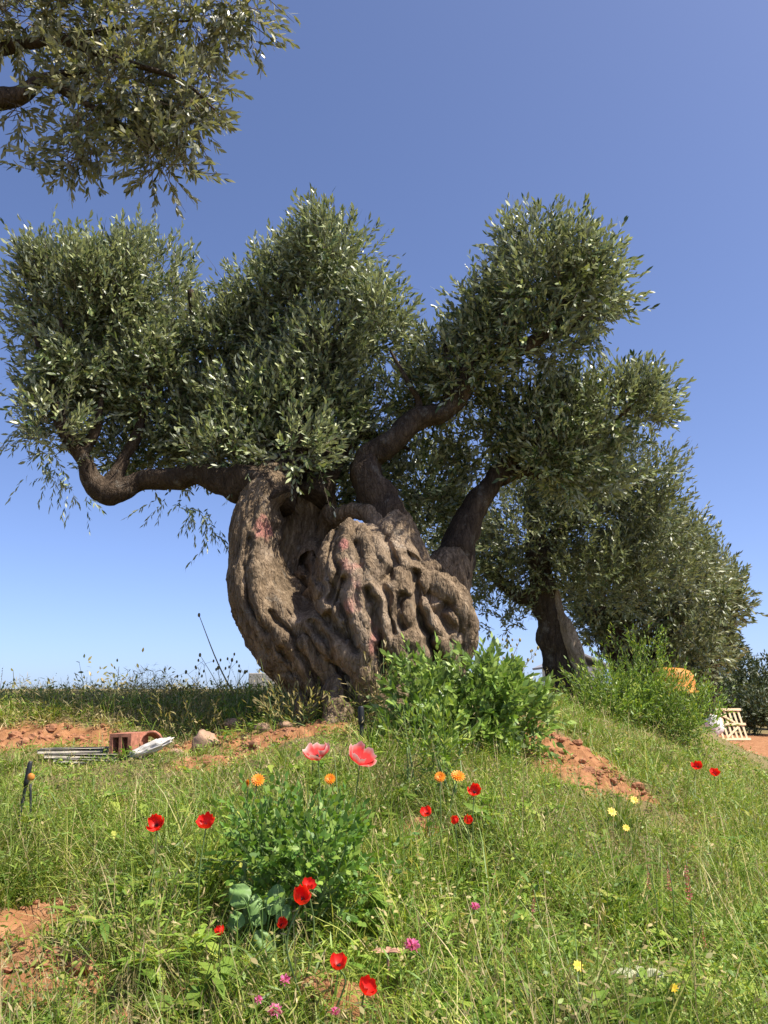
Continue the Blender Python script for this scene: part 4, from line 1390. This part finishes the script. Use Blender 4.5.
# pink flowers and reddish sorrel spikes
pk = MB()
dd = rdir(46)
dd[:, 2] = np.abs(dd[:, 2]) - .2
strips(pk, dd * .25, dd, rdir(46), .75, .34, (.4, 1, .8, .2), .3)
PKM = pk.mesh('blossom', M_pink)
for (a, b, dia, ln, lab) in [(412, 946, 14, .20, 'purplish pink flower head in the grass at lower middle'), (275, 1011, 13, .10, 'pink flower head at the bottom edge, biggest of a loose group'), (258, 1000, 8, .12, 'small pink flower head at the bottom edge, left of the biggest one'),
                         (285, 980, 10, .12, 'pink flower head just below the yellow withered leaf'), (335, 1012, 9, .1, 'small dull pink flower head at the bottom edge near bare earth'), (475, 907, 9, .2, 'small faded pink flower head in the grass left of the pink spike')]:
    g = gpt(a, b, ln)
    head = at(a, b, g[1])
    base_ = np.array([g[0], g[1] + .02, gz(g[0], g[1] + .02)])
    root = thing('pink_flower', lab, 'flower', base_, 'pink flowers low in the grass')
    stem_to(root, head, .0018)
    child('blossom', PKM, root, head - base_, face_rot(20, 0, rng.uniform(0, 360)), dia * PX * g[1] * .55)
sp = MB()
k = np.arange(60)
an = k * 2.4
D = np.stack([np.cos(an), np.sin(an), np.full(60, .5)], -1)
strips(sp, np.stack([np.cos(an) * .02, np.sin(an) * .02, -1 + k / 60 + rng.normal(size=60) * .02], -1), D, rdir(60), rng.uniform(.05, .12, 60) * (1.15 - k / 60), .05, (.4, 1, .3), .1)
SPM = sp.mesh('seed_spike', M_sorrel)
for (a, b, ln, h_, lab) in [(686, 860, .30, .13, 'reddish sorrel spike on the right slope, tallest of the three together'), (668, 862, .27, .09, 'reddish sorrel spike on the right slope, middle one of the three together'), (648, 866, .27, .07, 'short reddish sorrel spike, left one of the three together'),
                        (534, 890, .26, .08, 'single pinkish sorrel spike standing in the middle of the right grass'), (702, 925, .2, .06, 'small dull sorrel spike low in the grass below the group of three')]:
    g = gpt(a, b, ln)
    head = at(a, b, g[1])
    base_ = np.array([g[0], g[1] + .02, gz(g[0], g[1] + .02)])
    root = thing('sorrel', lab, 'sorrel', base_, 'reddish sorrel spikes on the slope')
    stem_to(root, head, .0018)
    child('seed_spike', SPM, root, head - base_, face_rot(6, rng.uniform(0, 360), 0), h_)
for (a, b, dia, lab) in [(612, 812, 9, 'small yellow flower below the bare red earth, left of three'), (634, 800, 8, 'small yellow flower at the lower tip of the bare red earth'), (626, 828, 7, 'small yellow flower in grass below the bare red earth'), (578, 966, 10, 'yellow leafy flower in the grass left of the pale dry leaf'), (674, 988, 8, 'yellow flower in the grass right of the pale dry leaf')]:
    g = gpt(a, b, .18)
    head = at(a, b, g[1])
    base_ = np.array([g[0], g[1] + .02, gz(g[0], g[1] + .02)])
    root = thing('yellow_flower', lab, 'flower', base_, 'small yellow flowers in the grass')
    stem_to(root, head, .0016)
    o_ = bpy.data.meshes.get('yellow_petals')
    if o_ is None:
        ym = MB()
        an = np.arange(9) * 2 * math.pi / 9
        D = np.stack([np.cos(an), np.sin(an), np.full(9, .3)], -1)
        strips(ym, D * .05, D, np.tile([0, 0, 1.0], (9, 1)), .95, .5, (.4, 1, .9, .3), .2)
        o_ = ym.mesh('yellow_petals', M_yellow)
    child('petals', o_, root, head - base_, face_rot(55, rng.uniform(-30, 30), 0), dia * PX * g[1] * .5)

# ------------------------------------------------------------------ dry stalks beside the trunk
def dry_plant(label, g, tips, rad=.006, seeds=True):
    root = thing('dry_stalk', label, 'dry plant', g, 'dry stalks on the ridge left of the trunk')
    mb_ = MB()
    heads = []
    for t in tips:
        t = np.asarray(t)
        mid = (np.asarray(g) + t) / 2 + rng.normal(size=3) * .02
        tube(mb_, [g, mid, t], [rad, rad * .7, rad * .35], 6, 5)
        if seeds:
            for q in range(4):
                p_ = g + (t - g) * rng.uniform(.7, 1.0)
                e_ = p_ + norm(rng.normal(size=3) + (0, 0, .8)) * .09
                tube(mb_, [p_, e_], [rad * .3, rad * .2], 5, 1)
                heads.append((e_, .012))
        heads.append((t, .016))
    mb_.build('stem', M_drybush, root)
    for (e_, r_) in heads:
        hd_ = MB()
        ellipsoid(hd_, e_, (r_ * .8, r_ * .8, r_ * 1.3), 8, 5)
        hd_.build('seed_head', M_drybush, root)


g = np.array([at(240, 700, 7.6)[0], 7.6, gz(at(240, 700, 7.6)[0], 7.6)])
dry_plant('long bare dark stalk leaning left against the sky beside the trunk', g, [at(199, 615, 7.6)], .009, False)
g = np.array([at(225, 705, 7.9)[0], 7.9, gz(at(225, 705, 7.9)[0], 7.9)])
dry_plant('branched dry weed with fine stems on the ridge left of the trunk', g, [at(200, 655, 7.9), at(186, 672, 7.9), at(218, 668, 7.9), at(180, 690, 7.9), at(232, 660, 7.9), at(245, 672, 7.9)], .005)
g = np.array([at(505, 690, 8.4)[0], 8.4, gz(at(505, 690, 8.4)[0], 8.4)])
dry_plant('bare twiggy dry plant behind the bright green shrub', g, [at(520, 640, 8.4), at(538, 648, 8.4), at(500, 645, 8.4), at(528, 660, 8.4), at(512, 655, 8.4)], .005)
# tall rough weeds at the trunk's foot
for (a, b, Y, rx, ry, lab) in [(243, 722, 6.6, 24, 16, 'upright green weeds beside the leaning stalk, left of the trunk'), (190, 726, 6.5, 26, 14, 'tangled dark dry weeds behind the tan stone'), (300, 715, 6.05, 26, 10, 'half dry weeds at the left foot of the trunk'), (375, 690, 5.9, 14, 28, 'pale oat grass growing up against the middle of the trunk')]:
    pale = 'oat' in lab
    shrub_thing('weed_clump', lab, 'weeds', [blob(a, b, Y, rx, ry, .2), blob(a - rx * .5, b + ry * .5, Y, rx * .7, ry * .6, .2), blob(a + rx * .5, b + ry * .6, Y, rx * .7, ry * .6, .2)], 90 if not pale else 60, (.03, .06), .010,
                M_straw if pale else (M_drybush if 'dry' in lab else M_forb), 'weed clumps round the trunk', lpt=8, twig=(.12, .26), clumps=9, spread=.08, base=(at(a, b, Y)[0], Y), up=1.4, stems=7)

# ------------------------------------------------------------------ stakes
def stake(label, p0, p1, r, knob=None):
    root = thing('stake', label, 'stake', p0)
    mb_ = MB()
    p0, p1 = np.asarray(p0), np.asarray(p1)
    d_ = norm(p1 - p0)
    tube(mb_, [p0 - d_ * .15, (p0 + p1) / 2, p1], [r, r, r * .95], 8, 4, rough=.1, freq=20)
    mb_.build('post', M_rubber, root)
    tb = MB()
    tube(tb, [p1 - d_ * .10, p1 - d_ * .02, p1 + d_ * .012], [r * 1.5, r * 1.6, r * 1.2], 8, 3)
    tb.build('cap', M_rubber, root)
    if knob is not None:
        kb = MB()
        ellipsoid(kb, knob, (.016, .013, .017), 12, 8, jitter=.15)
        kb.build('tag', M_rust, root)
        sb = MB()
        q0 = p0 + (p1 - p0) * .75
        tube(sb, [q0 + (.02, 0, 0), q0 + (.035, -.01, -.12), p0 + (.05, -.01, .08)], [.006, .006, .006], 6, 4)
        sb.build('hose', M_rubber, root)


g = gpt(14, 845)
stake('thin leaning black stake with a small orange tag in the grass at far left', g, at(30, 764, g[1] + .02), .0075, at(31, 777, g[1] - .02))
g = gpt(362, 748)
stake('short dark upright stake in the grass below the trunk', g, at(361, 708, g[1]), .013)

# ------------------------------------------------------------------ building rubble at the left
YB = 5.75
zb = lambda a, b, Y=YB: at(a, b, Y)
# hollow clay block
root = thing('clay_block', 'hollow terracotta block with square chambers beside the crumpled white sheet', 'block', zb(127, 753))
mb = MB()
c = zb(129, 745)
w2, h2, dp = .080, .082, .12
rm = rotm(0, -2, -12)
for (ox, oz, hx, hz) in [(0, h2 - .012, w2, .012), (0, -h2 + .012, w2, .012), (-w2 + .012, 0, .012, h2 - .024), (w2 - .012, 0, .012, h2 - .024), (.0, 0, .010, h2 - .024)]:
    box(mb, c + rm @ np.array([ox, 0, oz]), (hx, dp, hz), rm)
box(mb, c + rm @ np.array([.044, -.05, 0]), (.030, .008, h2 - .026), rm)
mb.build('shell', M_terra, root, smooth=False)
mi = MB()
box(mi, c + rm @ np.array([-.044, .07, 0]), (.030, .01, h2 - .026), rm)
mi.build('inner_wall', M_terra_in, root, smooth=False)
# rounded clay pot lying tilted
c = zb(149, 741, 5.85)
mb = MB()
VV = []
nA, RM2 = 15, rotm(-10, -8, 24)
lens_ = [0, .04, .10, .16, .2]
for sh_, rad_t in ((0, .085), (1, .070)):
    for yy in lens_:
        for k in range(nA):
            a_t = math.pi * k / (nA - 1)
            jg = 1 + .05 * mnoise.noise(Vector((k * .7, yy * 20, sh_)))
            VV.append((rad_t * math.cos(a_t) * jg, yy - .1 + (.012 * mnoise.noise(Vector((k * 1.3, 7, 0))) if yy == 0 else 0), rad_t * 1.05 * math.sin(a_t) * jg - .03))
VV = np.array(VV) @ RM2.T + c
nY = len(lens_)
ix = np.arange(2 * nY * nA).reshape(2, nY, nA)
Qs = []
for k in range(nA - 1):
    for q in range(nY - 1):
        Qs.append((ix[0, q, k], ix[0, q, k + 1], ix[0, q + 1, k + 1], ix[0, q + 1, k]))
        Qs.append((ix[1, q, k + 1], ix[1, q, k], ix[1, q + 1, k], ix[1, q + 1, k + 1]))
    for q, fl in ((0, 1), (nY - 1, 0)):
        t_ = (ix[0, q, k], ix[1, q, k], ix[1, q, k + 1], ix[0, q, k + 1])
        Qs.append(t_ if fl else t_[::-1])
for k in (0, nA - 1):
    for q in range(nY - 1):
        t_ = (ix[0, q, k], ix[0, q + 1, k], ix[1, q + 1, k], ix[1, q, k])
        Qs.append(t_ if k == 0 else t_[::-1])
mb.add(VV, Qs)
tag(mb.build('roof_tile', M_terra), 'arched reddish terracotta tile propped behind the crumpled white sheet', 'roof tile')
# white slab
mb = MB()
ellipsoid(mb, zb(147, 750, 5.6), (.165, .08, .04), 40, 20, jitter=.32, rot=rotm(0, -24, 4), freq=3.5)
tag(mb.build('plastic_sheet', plain('dirty_plastic', (.50, .47, .42), .6, .3, 12)), 'crumpled white plastic sheet lying aslant in front of the terracotta pieces', 'plastic sheet')
# planks
for k, (a, b, dz, lab) in enumerate([(82, 747, 0, 'grey weathered plank, topmost of the stack left of the clay block'), (84, 752, 0, 'grey weathered plank in the middle of the stack left of the clay block'), (88, 757, 0, 'grey weathered plank, lowest of the stack left of the clay block')]):
    mb = MB()
    box(mb, zb(a, b + 3, 5.75 - .05 * k), (.28 - .03 * k, .06, .0162), rotm(3 * k, 1.2 * k - 1, 6 - 7 * k), bev=.004)
    tag(mb.build('plank', M_wood), lab, 'plank', 'planks stacked on the left slope')
# tan stone
mb = MB()
ellipsoid(mb, zb(205, 744, 5.85), (.092, .08, .09), 24, 14, jitter=.28)
tag(mb.build('stone', M_stone), 'rounded tan stone on bare red earth left of the trunk', 'stone')
for (a, b, Y, s_, lab) in [(262, 742, 6.0, .05, 'small brown stone on the bare earth left of the trunk foot'), (232, 748, 6.4, .06, 'flat brown stone on the bare earth right of the tan stone'), (175, 757, 5.7, .045, 'small pale stone near the crumpled white sheet'), (285, 733, 6.0, .05, 'reddish stone next to the trunk foot')]:
    mb = MB()
    ellipsoid(mb, np.array([at(a, b, Y)[0], Y, gz(at(a, b, Y)[0], Y) + s_ * .25]), (s_ * 1.2, s_, s_ * .7), 16, 10, jitter=.3)
    tag(mb.build('stone', M_stone), lab, 'stone', 'loose stones on the bare earth')
# block wall behind the trunk
YW = 12.5
root = thing('block_wall', 'low grey concrete block wall partly hidden behind the trunk', 'wall', (at(275, 700, YW)[0], YW, gz(at(275, 700, YW)[0], YW)))
mb = MB()
xl = at(249, 690, YW)[0]
zt = at(249, 673, YW)[2]
z0 = root.location[2]
rows = max(3, int((zt - z0) / .2) + 1)
for r_ in range(rows):
    for k in range(4):
        xx = xl + .2 + k * .405 + (.2 if r_ % 2 else 0)
        wv = .197
        if r_ % 2 and k == 0:
            box(mb, (xl + .098, YW, zt - .1 - r_ * .205), (.098, .1, .098), bev=.008)
        box(mb, (xx, YW, zt - .1 - r_ * .205), (wv, .1, .098), bev=.008)
mb.build('blocks', M_block, root, smooth=False)
mb = MB()
box(mb, (xl + .85, YW, zt - rows * .1025), (.83, .09, rows * .1025 - .012), bev=.002)
mb.build('mortar', M_mortar, root, smooth=False)

# ------------------------------------------------------------------ right side: pallet, tub, sheds, hedge
YP = 23.0
pc = at(741, 735, YP)
zp = gz(pc[0], YP)
root = thing('wooden_pallet', 'pale new wooden crate panel leaning on edge beside the red earth', 'pallet', (pc[0], YP, zp))
th = 24
base_l = np.array([pc[0] - .25, YP, zp + .02])
ex = np.array([1.0, .12, 0.0])
ez = norm(np.array([-.42, .42, 1.0]))
ey = norm(np.cross(ez, ex))
ex = norm(ex)
RM = np.stack([ex, ey, np.cross(ex, ey)], 1)
W_, H_ = 1.0, .92


def pl(u, v, d=0):
    return base_l + ex * (u - .0) * W_ * .95 + np.cross(ex, ey) * v * H_ + ey * d


for k in range(7):
    mb = MB()
    box(mb, pl(-.42 + k * .145 + .02, .5), (.030, .012, H_ * .5), RM, bev=.003)
    mb.build('slat', M_pine, root, smooth=False)
for v in (.03, .5, .97):
    mb = MB()
    box(mb, pl(.03, v, -.032 if ey[1] > 0 else .032), (W_ * .5, .018, .035), RM, bev=.003)
    mb.build('rail', M_pine, root, smooth=False)
for (u0, v0, u1, v1) in ((-.3, .93, .25, .55), (-.15, .08, .3, .42)):
    a, b = pl(u0, v0, -.03 if ey[1] > 0 else .03), pl(u1, v1, -.03 if ey[1] > 0 else .03)
    d_ = norm(b - a)
    e2 = np.cross(ey, d_)
    mb = MB()
    box(mb, (a + b) / 2, (np.linalg.norm(b - a) / 2, .014, .028), np.stack([d_, ey, np.cross(d_, ey)], 1), bev=.003)
    mb.build('brace', M_pine, root, smooth=False)
mb = MB()
ellipsoid(mb, at(714, 726, 22.0), (.22, .2, .3), 20, 12, jitter=.3)
tag(mb.build('white_sack', M_white), 'white bulging sack standing left of the pale wooden panel', 'sack')
# orange tub behind the weeds
YT = 12.2
c = at(668, 679, YT)
root = thing('orange_tub', 'orange plastic tub turned upside down behind the tall green weeds', 'tub', (c[0], c[1], c[2] - .25))
mb = MB()
prof2 = [(.29, -.34), (.29, -.30), (.275, -.29), (.27, -.1), (.25, .03), (.21, .10), (.14, .14), (.0, .15)]
seg = 32
VV = []
for (r_, z_) in prof2:
    for j in range(seg):
        th = 2 * math.pi * j / seg
        rr_ = r_ * (1 + (.012 if j % 2 else 0) * (r_ > .2))
        VV.append((rr_ * math.cos(th), rr_ * math.sin(th), z_))
VV = np.array(VV) * (1.12, 1.0, .72) @ rotm(0, 5, 0).T + c + (-.04, -.35, .05)
ix = np.arange(len(prof2) * seg).reshape(len(prof2), seg)
mb.add(VV, np.stack([ix[:-1], np.roll(ix[:-1], -1, 1), np.roll(ix[1:], -1, 1), ix[1:]], -1).reshape(-1, 4))
mb.build('tub_body', M_rust, root)
mb = MB()
tube(mb, [c + np.array([.325 * math.cos(t_) - .04, .29 * math.sin(t_) - .35, -.185]) for t_ in np.linspace(0, 2 * math.pi, 25)], [.018] * 25, 6, 1)
mb.build('rim', M_rust, root)
# pale hut between the trunks
YH = 30.0
c = at(588, 690, YH)
root = thing('hut', 'small pale hut with a grey roof seen between the far olive trunks', 'hut', (c[0], YH, gz(c[0], YH)))
zt = at(588, 668, YH)[2]
z0 = root.location[2]
hx = .9
mb = MB()
box(mb, (c[0] - .55, YH, (z0 + zt) / 2), (hx, 1.0, (zt - z0) / 2), bev=.01)
mb.build('wall', M_white, root, smooth=False)
mb = MB()
for s_ in (-1, 1):
    box(mb, (c[0] - .55 + s_ * .56, YH, zt + .27), (.72, 1.25, .04), rotm(0, s_ * 24, 0), bev=.01)
mb.build('roof', M_roofgrey, root, smooth=False)
# dark hedge bushes at the right
for i, (a, b, Y, rx, ry, lab) in enumerate([
        (735, 682, 30, 26, 24, 'dark green hedge bush behind the pale wooden panel'), (768, 690, 31, 24, 26, 'dark hedge bush cut by the right edge of the picture'),
        (708, 690, 29, 20, 26, 'dark bush right behind the white sack'), (756, 710, 27, 22, 14, 'low olive green bush above the flat red earth')]):
    shrub_thing('hedge_bush', lab, 'bush', [blob(a, b, Y, rx, ry, .9), blob(a - rx * .4, b + ry * .6, Y, rx * .8, ry * .7, .8), blob(a + rx * .5, b + ry * .6, Y, rx * .8, ry * .7, .8)], 420, (.10, .18), .06, M_dark, 'dark bushes beyond the red earth',
                lpt=10, twig=(.25, .5), clumps=14, spread=.25, base=(at(a, b, Y)[0], Y), stems=6, prof=(.2, 1, .1))
# conifer top
YC = 42.0
c = at(735, 700, YC)
root = thing('conifer', 'thin dark conifer with tiered branches rising behind the hedge', 'tree', (c[0], YC, 0))
mb = MB()
top = at(733, 636, YC)
tube(mb, [(c[0], YC, 0), (c[0], YC, 2), top], [.16, .12, .02], 8, 5)
mb.build('trunk', M_limb, root)
cb = MB()
for z_, ln in zip(np.linspace(top[2] - 1.9, top[2] - .1, 7), np.linspace(1.25, .25, 7)):
    for k in range(6):
        a = k * math.pi / 3 + z_ * 3
        d_ = np.array([math.cos(a), math.sin(a), .25])
        p0 = np.array([c[0] + (top[0] - c[0]) * z_ / top[2], YC, z_])
        n = 34
        t = rng.random(n)
        strips(cb, p0 + d_ * (ln * t)[:, None], norm(d_ + rng.normal(size=(n, 3)) * .7), rdir(n), .28, .07, (.5, 1, .2), .1)
cb.build('crown', M_dark, root)
# dark shed at the right edge
YD = 36.0
c = at(772, 704, YD)
root = thing('shed', 'low dark shed at the right edge beyond the hedge', 'shed', (c[0] + .6, YD, 0))
mb = MB()
box(mb, (c[0] + .9, YD, .55), (1.9, 1.2, .55), bev=.01)
mb.build('wall', M_shed, root, smooth=False)
mb = MB()
box(mb, (c[0] + .9, YD, 1.2), (2.1, 1.4, .06), rotm(6, 0, 0), bev=.01)
mb.build('roof', M_roofgrey, root, smooth=False)
